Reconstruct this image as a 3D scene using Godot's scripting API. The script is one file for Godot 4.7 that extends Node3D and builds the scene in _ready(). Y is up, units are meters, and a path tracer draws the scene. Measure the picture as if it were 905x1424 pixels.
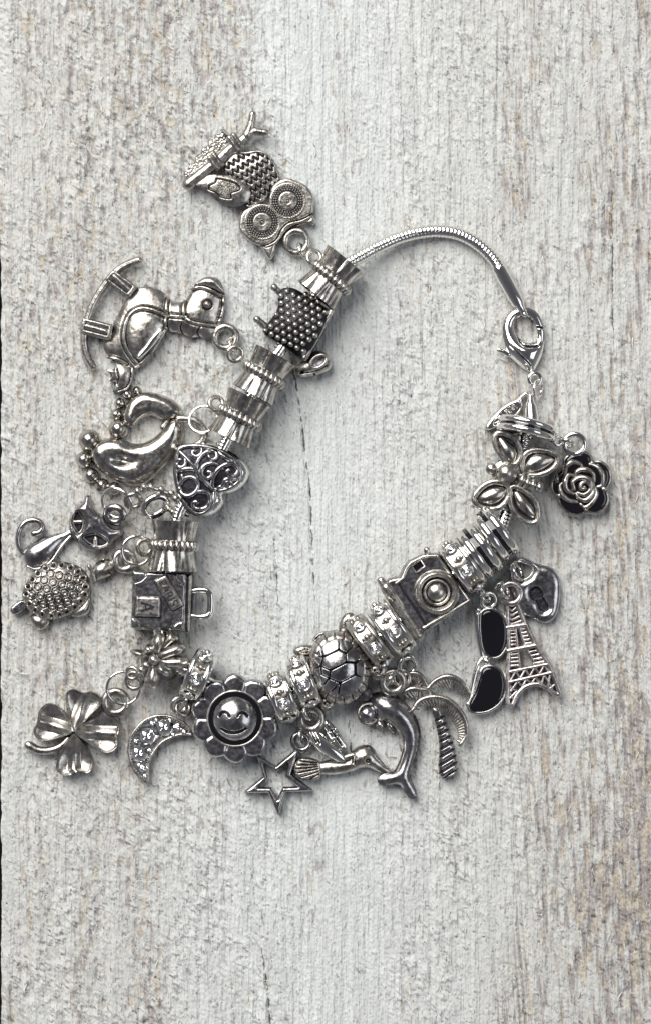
extends Node3D
# A silver charm bracelet lying on a white-washed, rough-sawn plank, seen from straight above.
# Lengths while modelling are in tenths-of-a-millimetre-like units («u»): 1 u = 1/6000 m. x runs right, y towards the viewer's feet, h up.
const S := 1.0 / 6000.0
const CX := 452.5
const CY := 712.0
const EYE := 5400.0

var org := Vector2.ZERO      # base of the thing being built
var root: Node3D             # the thing being built
var fo := Vector2.ZERO       # tracing frame: origin and scale
var fk := 1.0
var used := {}
var M := {}

func _ready():
	# ---- camera, light, exposure
	var cam := Camera3D.new()
	cam.name = "camera"
	cam.position = Vector3(0, EYE * S, 0)
	cam.rotation_degrees = Vector3(-90, 0, 0)
	cam.fov = 2.0 * rad_to_deg(atan(712.0 / EYE))
	cam.near = 0.02
	cam.far = 20.0
	add_child(cam)
	var we := WorldEnvironment.new()
	we.name = "surroundings"
	var e := Environment.new()
	var sm := ProceduralSkyMaterial.new()   # a dim, even surround: darker overhead, paler towards the horizon
	sm.sky_top_color = Color(0.075, 0.077, 0.092).linear_to_srgb()
	sm.sky_horizon_color = Color(0.22, 0.22, 0.23).linear_to_srgb()
	sm.sky_curve = 0.42
	sm.ground_bottom_color = Color(0.1, 0.1, 0.1).linear_to_srgb()
	sm.ground_horizon_color = Color(0.33, 0.33, 0.335).linear_to_srgb()
	var sky := Sky.new()
	sky.sky_material = sm
	e.background_mode = Environment.BG_SKY
	e.sky = sky
	e.tonemap_mode = Environment.TONE_MAPPER_LINEAR
	e.tonemap_exposure = 1.04
	e.sdfgi_enabled = true
	e.ssao_enabled = true
	e.ssil_enabled = true
	we.environment = e
	add_child(we)
	window_light("window_light", Vector3(-0.66, 1.38, -1.12), Vector3(0, 0, 0.0), Vector2(1.5, 1.65), 6.8, Color(1.0, 0.988, 0.965))
	window_light("added_side_fill", Vector3(1.05, 1.25, 0.1), Vector3(0, 0, 0), Vector2(1.0, 0.7), 1.6, Color(0.97, 0.985, 1.0))  # added fill lamp, no window here: puts highlights on the metal's right flanks
	materials()
	build_wood()
	build_chain()
	build_beads()
	build_pendants()
	build_rings()

func window_light(called: String, at: Vector3, to: Vector3, size: Vector2, radiance: float, c: Color):  # soft panel, serves the window and the added side fill
	var l := AreaLight3D.new()
	l.name = called
	l.area_size = size
	l.light_color = c
	l.area_normalize_energy = true
	l.light_energy = radiance * size.x * size.y / PI
	l.shadow_enabled = true
	l.look_at_from_position(at, to, Vector3.UP)
	add_child(l)

# ---------------------------------------------------------------- things and parts
func numbered(called: String) -> String:
	var n: int = used.get(called, 0)
	used[called] = n + 1
	return called if n == 0 else "%s_%03d" % [called, n]

func thing(called: String, label: String, category: String, cx: float, cy: float, hm := 20.0, group := "") -> Node3D:
	root = Node3D.new()
	root.name = numbered(called)
	org = Vector2(cx, cy)
	var k := 1.0 - hm / EYE
	root.position = Vector3((cx - CX) * k, 0, (cy - CY) * k) * S
	root.set_meta("label", label)
	root.set_meta("category", category)
	if group:
		root.set_meta("group", group)
	add_child(root)
	return root

class MB:
	var v := PackedVector3Array()
	var i := PackedInt32Array()
	var j := PackedInt32Array()
	var w := PackedInt32Array()
	func add(p: Vector3) -> int:
		v.push_back(p)
		return v.size() - 1
	func tri(a: int, b: int, c: int):   # counter-clockwise as seen from outside
		i.push_back(a); i.push_back(c); i.push_back(b)
	func tri2(a: int, b: int, c: int):
		j.push_back(a); j.push_back(c); j.push_back(b)
	func quad(a: int, b: int, c: int, d: int):
		tri(a, b, c); tri(a, c, d)
	func flat(a: Vector3, b: Vector3, c: Vector3):
		var n := v.size()
		v.push_back(a); v.push_back(b); v.push_back(c)
		tri(n, n + 1, n + 2)

func part(mb: MB, called: String, m: Material, parent: Node3D = null, m2: Material = null) -> MeshInstance3D:
	var nv := mb.v.size()
	var nrm := PackedVector3Array()
	nrm.resize(nv)
	var v := PackedVector3Array()
	v.resize(nv)
	for k in nv:
		var p := mb.v[k]
		v[k] = Vector3((p.x - org.x) * S, p.y * S, (p.z - org.y) * S)
	for idx in [mb.i, mb.j, mb.w]:
		for k in range(0, idx.size(), 3):
			var a: int = idx[k]
			var b: int = idx[k + 1]
			var c: int = idx[k + 2]
			var n := (mb.v[c] - mb.v[a]).cross(mb.v[b] - mb.v[a])
			nrm[a] += n; nrm[b] += n; nrm[c] += n
	for k in nv:
		var n := nrm[k].normalized()
		nrm[k] = n if n.length_squared() > 0.5 else Vector3.UP
	var am := ArrayMesh.new()
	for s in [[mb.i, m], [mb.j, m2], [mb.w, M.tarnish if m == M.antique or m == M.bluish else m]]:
		if s[0].size() == 0:
			continue
		var arr := []
		arr.resize(Mesh.ARRAY_MAX)
		arr[Mesh.ARRAY_VERTEX] = v
		arr[Mesh.ARRAY_NORMAL] = nrm
		arr[Mesh.ARRAY_INDEX] = s[0]
		am.add_surface_from_arrays(Mesh.PRIMITIVE_TRIANGLES, arr)
		am.surface_set_material(am.get_surface_count() - 1, s[1] if s[1] else m)
	var o := MeshInstance3D.new()
	o.mesh = am
	o.name = called
	(parent if parent else root).add_child(o, true)
	return o

# ---------------------------------------------------------------- tracing
func fr(ox: float, oy: float, k: float):
	fo = Vector2(ox, oy)
	fk = k

func zp(x: float, y: float) -> Vector2:
	return fo + Vector2(x, y) / fk

func z(a: Array) -> PackedVector2Array:
	var o := PackedVector2Array()
	for k in range(0, a.size(), 2):
		o.push_back(zp(a[k], a[k + 1]))
	return o

func spline(p: PackedVector2Array, closed: bool, gap := 2.0) -> PackedVector2Array:
	var o := PackedVector2Array()
	var n := p.size()
	for k in (n if closed else n - 1):
		var p1 := p[k]
		var p2 := p[(k + 1) % n]
		var p0 := p[(k - 1 + n) % n] if closed or k > 0 else p1 * 2.0 - p2
		var p3 := p[(k + 2) % n] if closed or k < n - 2 else p2 * 2.0 - p1
		var m := maxi(1, int(p1.distance_to(p2) / gap))
		# centripetal enough: chord-scaled tangents
		var d1 := p1.distance_to(p2)
		var t1 := (p2 - p0) * (d1 / maxf(0.001, p0.distance_to(p1) + d1))
		var t2 := (p3 - p1) * (d1 / maxf(0.001, p2.distance_to(p3) + d1))
		for q in m:
			var t := float(q) / m
			var tt := t * t
			var ttt := tt * t
			o.push_back(p1 * (2 * ttt - 3 * tt + 1) + t1 * (ttt - 2 * tt + t) + p2 * (3 * tt - 2 * ttt) + t2 * (ttt - tt))
	if not closed:
		o.push_back(p[n - 1])
	return o

func cl(a: Array, gap := 2.0) -> PackedVector2Array:
	return spline(z(a), true, gap)

func op(a: Array, gap := 2.0) -> PackedVector2Array:
	return spline(z(a), false, gap)

func oval(c: Vector2, rx: float, ry: float, ang := 0.0, n := 36) -> PackedVector2Array:
	var o := PackedVector2Array()
	for k in n:
		o.push_back(c + Vector2(cos(TAU * k / n) * rx, sin(TAU * k / n) * ry).rotated(ang))
	return o

func lift(p: PackedVector2Array, h0: float, h1 := -1.0, bow := 0.0) -> PackedVector3Array:
	var o := PackedVector3Array()
	var n := p.size()
	for k in n:
		var t := float(k) / maxi(1, n - 1)
		o.push_back(Vector3(p[k].x, (h0 if h1 < 0 else lerpf(h0, h1, t)) + bow * sin(PI * t), p[k].y))
	return o

func drape(p: PackedVector2Array, s: Dictionary, up := 0.0) -> PackedVector3Array:
	var o := PackedVector3Array()
	for q in p:
		o.push_back(Vector3(q.x, hs(s, q) + up, q.y))
	return o

# ---------------------------------------------------------------- solids
func tube(mb: MB, p: PackedVector3Array, r, seg := 8, closed := false, flat := 1.0, caps := true):
	var n := p.size()
	var nn := Vector3.ZERO
	var rings := []
	var first_t := Vector3.ZERO
	for k in n:
		var a := p[(k - 1 + n) % n] if closed or k > 0 else p[k]
		var b := p[(k + 1) % n] if closed or k < n - 1 else p[k]
		var t := (b - a).normalized()
		if k == 0:
			first_t = t
			nn = Vector3.UP if absf(t.y) < 0.95 else Vector3.RIGHT
		nn = (nn - t * nn.dot(t)).normalized()
		var bb := t.cross(nn)
		var rr: float = r if r is float or r is int else (r[0] + (r[1] - r[0]) * k / (n - 1.0) if r.size() == 2 else r[k])
		var ringsets := [[p[k], rr]]
		if caps and not closed:
			if k == 0:
				ringsets = [[p[k] - t * rr * 0.98, rr * 0.2], [p[k] - t * rr * 0.8, rr * 0.6], [p[k] - t * rr * 0.5, rr * 0.87], [p[k], rr]]
			elif k == n - 1:
				ringsets = [[p[k], rr], [p[k] + t * rr * 0.5, rr * 0.87], [p[k] + t * rr * 0.8, rr * 0.6], [p[k] + t * rr * 0.98, rr * 0.2]]
		for rs in ringsets:
			var ids := PackedInt32Array()
			for q in seg:
				var f := TAU * q / seg
				ids.push_back(mb.add(rs[0] + (nn * cos(f) * flat + bb * sin(f)) * rs[1]))
			rings.push_back(ids)
	var m := rings.size()
	for k in (m if closed else m - 1):
		var a: PackedInt32Array = rings[k]
		var b: PackedInt32Array = rings[(k + 1) % m]
		for q in seg:
			var w := (q + 1) % seg
			mb.quad(a[q], a[w], b[w], b[q])
	if not closed and caps:
		for q in range(1, seg - 1):
			mb.tri(rings[0][0], rings[0][q + 1], rings[0][q])
			mb.tri(rings[m - 1][0], rings[m - 1][q], rings[m - 1][q + 1])

func wire(mb: MB, p2: PackedVector2Array, h, r, seg := 8, closed := false, flat := 1.0):
	tube(mb, lift(p2, h), r, seg, closed, flat)

func ring(mb: MB, c: Vector3, big: float, r: float, axis := Vector3.UP, squash := 1.0, turn := 0.0, seg := 10, n := 0):
	axis = axis.normalized()
	var u := (Vector3.RIGHT if absf(axis.x) < 0.9 else Vector3.BACK)
	u = (u - axis * u.dot(axis)).normalized()
	var w := axis.cross(u)
	if turn != 0.0:
		var u2 := u * cos(turn) + w * sin(turn)
		w = axis.cross(u2)
		u = u2
	n = n if n else clampi(int(big * 2.2), 18, 64)
	var p := PackedVector3Array()
	for k in n:
		var f := TAU * k / n
		p.push_back(c + u * cos(f) * big + w * sin(f) * big * squash)
	tube(mb, p, r, seg, true, 0.88)

func ball(mb: MB, c: Vector3, rx: float, rh := -1.0, ry := -1.0, ang := 0.0, seg := 14, rows := 8):
	rh = rx if rh < 0 else rh
	ry = rx if ry < 0 else ry
	var base := mb.v.size()
	var ca := cos(ang)
	var sa := sin(ang)
	for k in rows + 1:
		var f := PI * k / rows
		for q in seg:
			var t := TAU * q / seg
			var x := sin(f) * cos(t) * rx
			var y := -sin(f) * sin(t) * ry
			mb.add(c + Vector3(x * ca - y * sa, cos(f) * rh, x * sa + y * ca))
	for k in rows:
		for q in seg:
			var w := (q + 1) % seg
			var a := base + k * seg
			var b := a + seg
			if k > 0:
				mb.tri(a + q, b + w, a + w)
			if k < rows - 1:
				mb.tri(a + q, b + q, b + w)

func lathe(mb: MB, c: Vector3, axis: Vector3, prof: Array, seg := 36, mod = null):
	axis = axis.normalized()
	var u := Vector3.UP if absf(axis.y) < 0.9 else Vector3.RIGHT
	u = (u - axis * u.dot(axis)).normalized()
	var w := axis.cross(u)
	var n := prof.size()
	var prev := PackedInt32Array()
	for k in n - 1:
		var fresh := true
		if k > 0:
			var d0 := Vector2(prof[k][0] - prof[k - 1][0], prof[k][1] - prof[k - 1][1]).normalized()
			var d1 := Vector2(prof[k + 1][0] - prof[k][0], prof[k + 1][1] - prof[k][1]).normalized()
			fresh = d0.dot(d1) < 0.6
		var rs := [prev]
		for e in ([k, k + 1] if fresh else [k + 1]):
			var ids := PackedInt32Array()
			for q in seg:
				var f := TAU * q / seg
				var r: float = prof[e][1]
				if mod != null:
					r *= mod.call(prof[e][0], f)
				ids.push_back(mb.add(c + axis * prof[e][0] + (u * cos(f) + w * sin(f)) * r))
			rs.push_back(ids)
		var a: PackedInt32Array = rs[rs.size() - 2]
		var b: PackedInt32Array = rs[rs.size() - 1]
		for q in seg:
			var x := (q + 1) % seg
			mb.quad(a[q], a[x], b[x], b[q])
		prev = b

func rbox(mb: MB, c: Vector3, size: Vector3, bas: Basis, bev: float, round_n := 3):
	# a box with rounded edges: a sphere's grid pulled apart to the eight corners
	var h := size / 2.0 - Vector3.ONE * bev
	var n := round_n * 2 + 2
	for face in 6:
		var base := mb.v.size()
		var ax := face / 2
		var sg := 1.0 if face % 2 == 0 else -1.0
		for a in n:
			for b in n:
				var ua := (float(mini(a, round_n)) if a <= round_n else float(a - 1)) / round_n - 1.0
				var ub := (float(mini(b, round_n)) if b <= round_n else float(b - 1)) / round_n - 1.0
				var sa := -1.0 if a <= round_n else 1.0
				var sb := -1.0 if b <= round_n else 1.0
				var d := Vector3.ZERO
				var o := Vector3.ZERO
				d[ax] = sg; d[(ax + 1) % 3] = ua; d[(ax + 2) % 3] = ub
				o[ax] = sg * h[ax]; o[(ax + 1) % 3] = sa * h[(ax + 1) % 3]; o[(ax + 2) % 3] = sb * h[(ax + 2) % 3]
				d[(ax + 1) % 3] = tan(ua * PI / 4); d[(ax + 2) % 3] = tan(ub * PI / 4)
				mb.add(c + bas * (o + d.normalized() * bev))
		for a in n - 1:
			for b in n - 1:
				var p := base + a * n + b
				if sg > 0:
					mb.quad(p, p + n, p + n + 1, p + 1)
				else:
					mb.quad(p, p + 1, p + n + 1, p + n)

func turned(ang: float) -> Basis:   # image-plane turn: x towards (cos, sin)
	return Basis(Vector3(cos(ang), 0, sin(ang)), Vector3.UP, Vector3(-sin(ang), 0, cos(ang)))

func gem(mb: MB, c: Vector3, up: Vector3, r: float, n := 8):
	up = up.normalized()
	var u := Vector3.RIGHT if absf(up.x) < 0.8 else Vector3.BACK
	u = (u - up * u.dot(up)).normalized()
	var w := up.cross(u)
	var lev := [[0.42, 0.52, 0.5], [0.22, 0.82, 0.0], [0.0, 1.0, 0.5], [-0.7, 0.05, 0.0]]
	var P := func(l: int, k: int) -> Vector3:
		var f: float = TAU * (k + lev[l][2]) / n
		return c + up * (lev[l][0] * r) + (u * cos(f) + w * sin(f)) * (lev[l][1] * r)
	for k in n:
		var f: float = TAU * (k + 0.5) / n
		var mid := c + up * (r * (0.12 if k % 2 == 0 else 0.3)) + (u * cos(f + 0.4) + w * sin(f + 0.4)) * (r * 0.28)
		mb.flat(c + up * (r * 0.4), P.call(0, k), mid)
		mb.flat(c + up * (r * 0.4), mid, P.call(0, k + 1))
		mb.flat(mid, P.call(0, k), P.call(0, k + 1))
		mb.flat(P.call(0, k), P.call(1, k), P.call(1, k + 1))
		mb.flat(P.call(0, k), P.call(1, k + 1), P.call(0, k + 1))
		mb.flat(P.call(1, k), P.call(2, k), P.call(1, k + 1))
		mb.flat(P.call(1, k + 1), P.call(2, k), P.call(2, k + 1))
		mb.flat(P.call(2, k), P.call(3, k), P.call(3, k + 1))
		mb.flat(P.call(2, k), P.call(3, k + 1), P.call(2, k + 1))

# ---------------------------------------------------------------- reliefs: cast pieces with an outline, holes, a puffed or bevelled top, and lines sunk in or standing proud
# opt: hb (underside), e (height of the edge), H (rise), w (bevel; 0 = puffed), pw (power of the puff), slope, fn(x, y, h)
# lines: [points, half width, height (negative = engraved)]
func relief(mb: MB, polys: Array, opt: Dictionary, lines := [], step := 1.25) -> Dictionary:
	var hb: float = opt.get("hb", 0.0)
	var edge: float = opt.get("e", 4.0)
	var rise: float = opt.get("H", 10.0)
	if hb <= 9.0 and hb > 0.8:   # lying things reach down to the wood
		edge += hb - 0.8
		hb = 0.8
	var bev: float = opt.get("w", 0.0)
	var pw: float = maxf(0.72, opt.get("pw", 0.5))
	if bev <= 0.0 and rise > 0.0:
		rise *= 0.76
	var slope: Vector2 = opt.get("slope", Vector2.ZERO)
	var fn = opt.get("fn")
	var lo := Vector2(1e9, 1e9)
	var hi := -lo
	for p in polys[0]:
		lo = lo.min(p)
		hi = hi.max(p)
	lo -= Vector2.ONE * step * 1.5
	var nx := int((hi.x - lo.x) / step) + 4
	var ny := int((hi.y - lo.y) / step) + 4
	var N := nx * ny
	var dist := PackedFloat32Array()
	dist.resize(N)
	dist.fill(1e9)
	var near := PackedVector2Array()
	near.resize(N)
	var band := maxf(bev, step * 1.6)
	for poly in polys:
		seg_dist(poly, true, band, lo, step, nx, ny, dist, near)
	var ins := PackedByteArray()
	ins.resize(N)
	for y in ny:
		var py := lo.y + y * step + 0.00137
		var xs := []
		for poly in polys:
			var m: int = poly.size()
			for k in m:
				var a: Vector2 = poly[k]
				var b: Vector2 = poly[(k + 1) % m]
				if (a.y > py) != (b.y > py):
					xs.push_back(a.x + (b.x - a.x) * (py - a.y) / (b.y - a.y))
		xs.sort()
		for k in range(0, xs.size() - 1, 2):
			for x in range(maxi(0, ceili((xs[k] - lo.x) / step)), mini(nx - 1, floori((xs[k + 1] - lo.x) / step)) + 1):
				ins[y * nx + x] = 1
	# 0 outside, 1 inside, 2 on the outline
	var pos := PackedVector2Array()
	pos.resize(N)
	var inner := PackedInt32Array()
	for y in ny:
		for x in nx:
			var k := y * nx + x
			if dist[k] < step * 0.72:
				ins[k] = 2
				pos[k] = near[k]
			else:
				pos[k] = lo + Vector2(x, y) * step
				if ins[k] == 1:
					inner.push_back(k)
	var h := PackedFloat32Array()
	h.resize(N)
	if bev > 0.0:
		for k in N:
			if ins[k] == 1:
				var t := 1.0 - minf(dist[k] / bev, 1.0)
				h[k] = rise * sqrt(1.0 - t * t)
	else:
		var u := PackedFloat32Array()
		u.resize(N)
		var its := clampi(int(mini(nx, ny) * 1.3), 24, 130)
		var om := 2.0 / (1.0 + sin(PI / maxf(8.0, mini(nx, ny) * 0.8)))
		for it in its:
			for k in inner:
				u[k] += om * (0.25 * (u[k - 1] + u[k + 1] + u[k - nx] + u[k + nx] + 1.0) - u[k])
		var most := 1e-6
		for k in inner:
			most = maxf(most, u[k])
		for k in inner:
			h[k] = rise * pow(maxf(0.0, u[k]) / most, pw)
	var dark := PackedByteArray()
	dark.resize(N)
	for l in lines:
		var d := PackedFloat32Array()
		d.resize(N)
		d.fill(1e9)
		var w: float = l[1]
		seg_dist(l[0], false, w, lo, step, nx, ny, d, PackedVector2Array())
		var up: float = l[2]
		for k in N:
			if d[k] < w and ins[k]:
				var t := d[k] / w
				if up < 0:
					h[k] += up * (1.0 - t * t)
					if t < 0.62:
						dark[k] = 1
				else:
					h[k] += up * (sqrt(1.0 - t * t) if w < 5.0 else pow(1.0 - t * t, 1.6))
	var id := PackedInt32Array()
	id.resize(N)
	id.fill(-1)
	var flr := hb + 0.3
	for k in N:
		if ins[k]:
			var hh := hb + edge + h[k] + slope.dot(pos[k] - org)
			if fn != null:
				hh = fn.call(pos[k].x, pos[k].y, hh)
			hh = maxf(hh, flr)
			h[k] = hh
			id[k] = mb.add(Vector3(pos[k].x, hh, pos[k].y))
	var edges := {}
	for y in ny - 1:
		for x in nx - 1:
			var a := y * nx + x
			var b := a + nx
			var q := [a, b, b + 1, a + 1]
			var miss := -1
			var cnt := 0
			for k in 4:
				if ins[q[k]]:
					cnt += 1
				else:
					miss = k
			if cnt < 3:
				continue
			var ts := [[q[0], q[1], q[2]], [q[0], q[2], q[3]]] if (x + y) % 2 == 0 else [[q[0], q[1], q[3]], [q[1], q[2], q[3]]]
			if cnt == 3:
				ts = [[q[(miss + 1) % 4], q[(miss + 2) % 4], q[(miss + 3) % 4]]]
			for t in ts:
				var on := int(ins[t[0]] == 2) + int(ins[t[1]] == 2) + int(ins[t[2]] == 2)
				if on == 3:
					var mid: Vector2 = (pos[t[0]] + pos[t[1]] + pos[t[2]]) / 3.0
					var c := 0
					for poly in polys:
						if Geometry2D.is_point_in_polygon(mid, poly):
							c += 1
					if c % 2 == 0:
						continue
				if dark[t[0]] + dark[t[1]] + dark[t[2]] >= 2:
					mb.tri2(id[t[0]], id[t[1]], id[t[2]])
				else:
					mb.tri(id[t[0]], id[t[1]], id[t[2]])
				if on >= 2:
					for k in 3:
						var s: int = t[k]
						var g: int = t[(k + 1) % 3]
						if ins[s] == 2 and ins[g] == 2:
							edges[s * N + g] = Vector2i(s, g)
	var wall := {}
	for key in edges:
		var s: int = edges[key].x
		var g: int = edges[key].y
		if edges.has(g * N + s):
			continue
		for k in [s, g]:
			if not wall.has(k):
				wall[k] = mb.add(Vector3(pos[k].x, h[k], pos[k].y))
				mb.add(Vector3(pos[k].x, hb, pos[k].y))
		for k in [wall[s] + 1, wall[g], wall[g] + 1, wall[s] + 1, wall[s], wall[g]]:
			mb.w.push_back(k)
	return {"lo": lo, "step": step, "nx": nx, "ny": ny, "h": h, "ins": ins, "top": hb + edge}

func seg_dist(p: PackedVector2Array, closed: bool, band: float, lo: Vector2, step: float, nx: int, ny: int, dist: PackedFloat32Array, near: PackedVector2Array):
	var m := p.size()
	var want := near.size() > 0
	for k in (m if closed else maxi(1, m - 1)):
		var a := p[k]
		var b := p[(k + 1) % m]
		var d := b - a
		var l2 := maxf(1e-9, d.length_squared())
		var x0 := maxi(0, int((minf(a.x, b.x) - band - lo.x) / step))
		var x1 := mini(nx - 1, int((maxf(a.x, b.x) + band - lo.x) / step) + 1)
		var y0 := maxi(0, int((minf(a.y, b.y) - band - lo.y) / step))
		var y1 := mini(ny - 1, int((maxf(a.y, b.y) + band - lo.y) / step) + 1)
		for y in range(y0, y1 + 1):
			for x in range(x0, x1 + 1):
				var q := lo + Vector2(x, y) * step
				var c := a + d * clampf((q - a).dot(d) / l2, 0.0, 1.0)
				var dd := q.distance_to(c)
				var n := y * nx + x
				if dd < dist[n]:
					dist[n] = dd
					if want:
						near[n] = c

func hs(s: Dictionary, p: Vector2) -> float:
	var x := clampi(roundi((p.x - s.lo.x) / s.step), 0, s.nx - 1)
	var y := clampi(roundi((p.y - s.lo.y) / s.step), 0, s.ny - 1)
	return s.h[y * s.nx + x] if s.ins[y * s.nx + x] else s.top

# a relief in one call
func cast(called: String, poly, opt: Dictionary, lines := [], m: Material = null, parent: Node3D = null, step := 1.25) -> Array:
	var mb := MB.new()
	var s := relief(mb, poly if poly is Array else [poly], opt, lines, step)
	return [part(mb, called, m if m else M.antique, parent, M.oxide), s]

func knob(called: String, p: Vector2, h: float, r: float, m: Material = null, parent: Node3D = null, flat := 0.85):
	var mb := MB.new()
	ball(mb, Vector3(p.x, h, p.y), r, r * flat)
	return part(mb, called, m if m else M.antique, parent)

func bar(called: String, p2: PackedVector2Array, h, r, m: Material = null, parent: Node3D = null, closed := false, flat := 0.82, seg := 8):
	var mb := MB.new()
	if h is PackedVector3Array:
		tube(mb, h, r, seg, closed, flat)
	else:
		wire(mb, p2, h, r, seg, closed, flat)
	return part(mb, called, m if m else M.antique, parent)

func hoop(called: String, p: Vector2, h: float, big: float, r: float, m: Material = null, axis := Vector3.UP, squash := 1.0, turn := 0.0, parent: Node3D = null):
	var mb := MB.new()
	ring(mb, Vector3(p.x, h, p.y), big, r * 1.28, axis, squash, turn)
	return part(mb, called, m if m else M.antique, parent)

# ---------------------------------------------------------------- materials
func noise(sd: int, f: float, oct := 3, kind := FastNoiseLite.TYPE_SIMPLEX_SMOOTH) -> FastNoiseLite:
	var n := FastNoiseLite.new()
	n.seed = sd
	n.frequency = f
	n.noise_type = kind
	n.fractal_type = FastNoiseLite.FRACTAL_FBM if oct > 1 else FastNoiseLite.FRACTAL_NONE
	n.fractal_octaves = oct
	return n

func noise_tex(sd: int, f: float, oct: int, normal: bool, lo := 0.0, hi := 1.0) -> NoiseTexture2D:
	var t := NoiseTexture2D.new()
	t.width = 256
	t.height = 256
	t.seamless = true
	t.noise = noise(sd, f, oct)
	t.as_normal_map = normal
	t.bump_strength = 6.0
	if not normal:
		var g := Gradient.new()
		g.set_color(0, Color(lo, lo, lo))
		g.set_color(1, Color(hi, hi, hi))
		t.color_ramp = g
	return t

func metal(called: String, c: Color, rough: float, dents: float, rough_spread := 0.35) -> StandardMaterial3D:
	var m := StandardMaterial3D.new()
	m.resource_name = called
	m.albedo_color = c.linear_to_srgb()
	m.metallic = 1.0
	m.roughness = rough * (1.0 + rough_spread)
	m.roughness_texture = M.smudge
	if called.contains("antique") or called.contains("rosy"):
		m.albedo_texture = M.patina
	if dents > 0.0:
		m.normal_enabled = true
		m.normal_texture = M.dents
		m.normal_scale = dents
	m.uv1_triplanar = true
	m.uv1_scale = Vector3.ONE * 110.0
	return m

func plain(called: String, c: Color, rough: float) -> StandardMaterial3D:
	var m := StandardMaterial3D.new()
	m.resource_name = called
	m.albedo_color = c.linear_to_srgb()
	m.roughness = rough
	return m

func materials():
	M.patina = noise_tex(13, 0.013, 4, false, 0.8, 1.0)
	M.patina.color_ramp.set_color(0, Color(0.74, 0.715, 0.7))
	M.patina.color_ramp.set_offset(0, 0.25)
	M.patina.color_ramp.set_offset(1, 0.6)
	M.dents = noise_tex(5, 0.02, 3, true)
	M.smudge = noise_tex(9, 0.03, 4, false, 0.5, 1.0)
	M.antique = metal("antique silver", Color(0.66, 0.645, 0.61), 0.29, 0.24)
	M.bluish = metal("steel blue antique silver", Color(0.56, 0.56, 0.58), 0.22, 0.14)
	M.smooth = metal("smooth antique silver", Color(0.64, 0.625, 0.59), 0.22, 0.12)
	M.bright = metal("polished silver plate", Color(0.86, 0.85, 0.82), 0.1, 0.08)
	M.rosy = metal("rosy silver", Color(0.84, 0.795, 0.785), 0.3, 0.15)
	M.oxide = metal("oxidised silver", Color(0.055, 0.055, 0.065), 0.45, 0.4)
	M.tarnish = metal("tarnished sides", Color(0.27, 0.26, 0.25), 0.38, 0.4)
	M.grime = metal("tarnished silver", Color(0.2, 0.2, 0.21), 0.4, 0.5)
	M.enamel = plain("black enamel", Color(0.006, 0.006, 0.009), 0.06)
	M.enamel.clearcoat_enabled = true
	M.enamel.clearcoat = 0.6
	M.enamel.clearcoat_roughness = 0.05
	var g := StandardMaterial3D.new()
	g.resource_name = "foil backed crystal"
	g.albedo_color = Color(1, 1, 1)
	g.roughness = 0.03
	g.metallic = 1.0
	M.crystal = g

# ---------------------------------------------------------------- the plank
var nA: FastNoiseLite
var nB: FastNoiseLite
var nC: FastNoiseLite
var nD: FastNoiseLite
var nE: FastNoiseLite
var nF: FastNoiseLite
var nG: FastNoiseLite
var cracks := []

func wear(x: float, y: float) -> float:   # how far the paint is worn off, from 0 to about 1
	var a := 0.42 * exp(-pow((x - 130.0) / 170.0, 2)) * (1.0 - 0.5 * smoothstep(800.0, 1300.0, y))
	a += 0.62 * smoothstep(680.0, 850.0, x + 0.09 * (y - 950.0)) * (0.28 + 0.6 * smoothstep(450.0, 1150.0, y) + 0.3 * smoothstep(840.0, 880.0, x))
	a += 0.4 * exp(-pow((x - 285.0 - y * 0.05) / 75.0, 2)) * (1.0 - smoothstep(130.0, 420.0, y))
	a += 0.4 * exp(-pow((x - 207.0) / 20.0, 2)) * smoothstep(1120.0, 1250.0, y)
	a += 0.25 * exp(-pow((x - 712.0) / 26.0, 2)) * (1.0 - smoothstep(900.0, 1000.0, y))
	return a + 0.5 * nA.get_noise_2d(x * 1.2, y * 0.2) - 0.12

func crack_depth(x: float, y: float) -> float:
	var best := 0.0
	for c in cracks:
		if y < c[0].y or y > c[c.size() - 1].y:
			continue
		for k in c.size() - 1:
			if y >= c[k].y and y <= c[k + 1].y:
				var t: float = (y - c[k].y) / (c[k + 1].y - c[k].y)
				var cx: float = lerpf(c[k].x, c[k + 1].x, t) + nF.get_noise_2d(y * 1.2, 11.0) * 1.8
				var w: float = c[0].z * (0.55 + 1.5 * nF.get_noise_2d(y * 0.8, 77.0)) * minf(1.0, minf(y - c[0].y, c[c.size() - 1].y - y) / 40.0)
				best = maxf(best, 1.0 - absf(x - cx) / maxf(0.05, w))
	return clampf(best, 0.0, 1.0)

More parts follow.
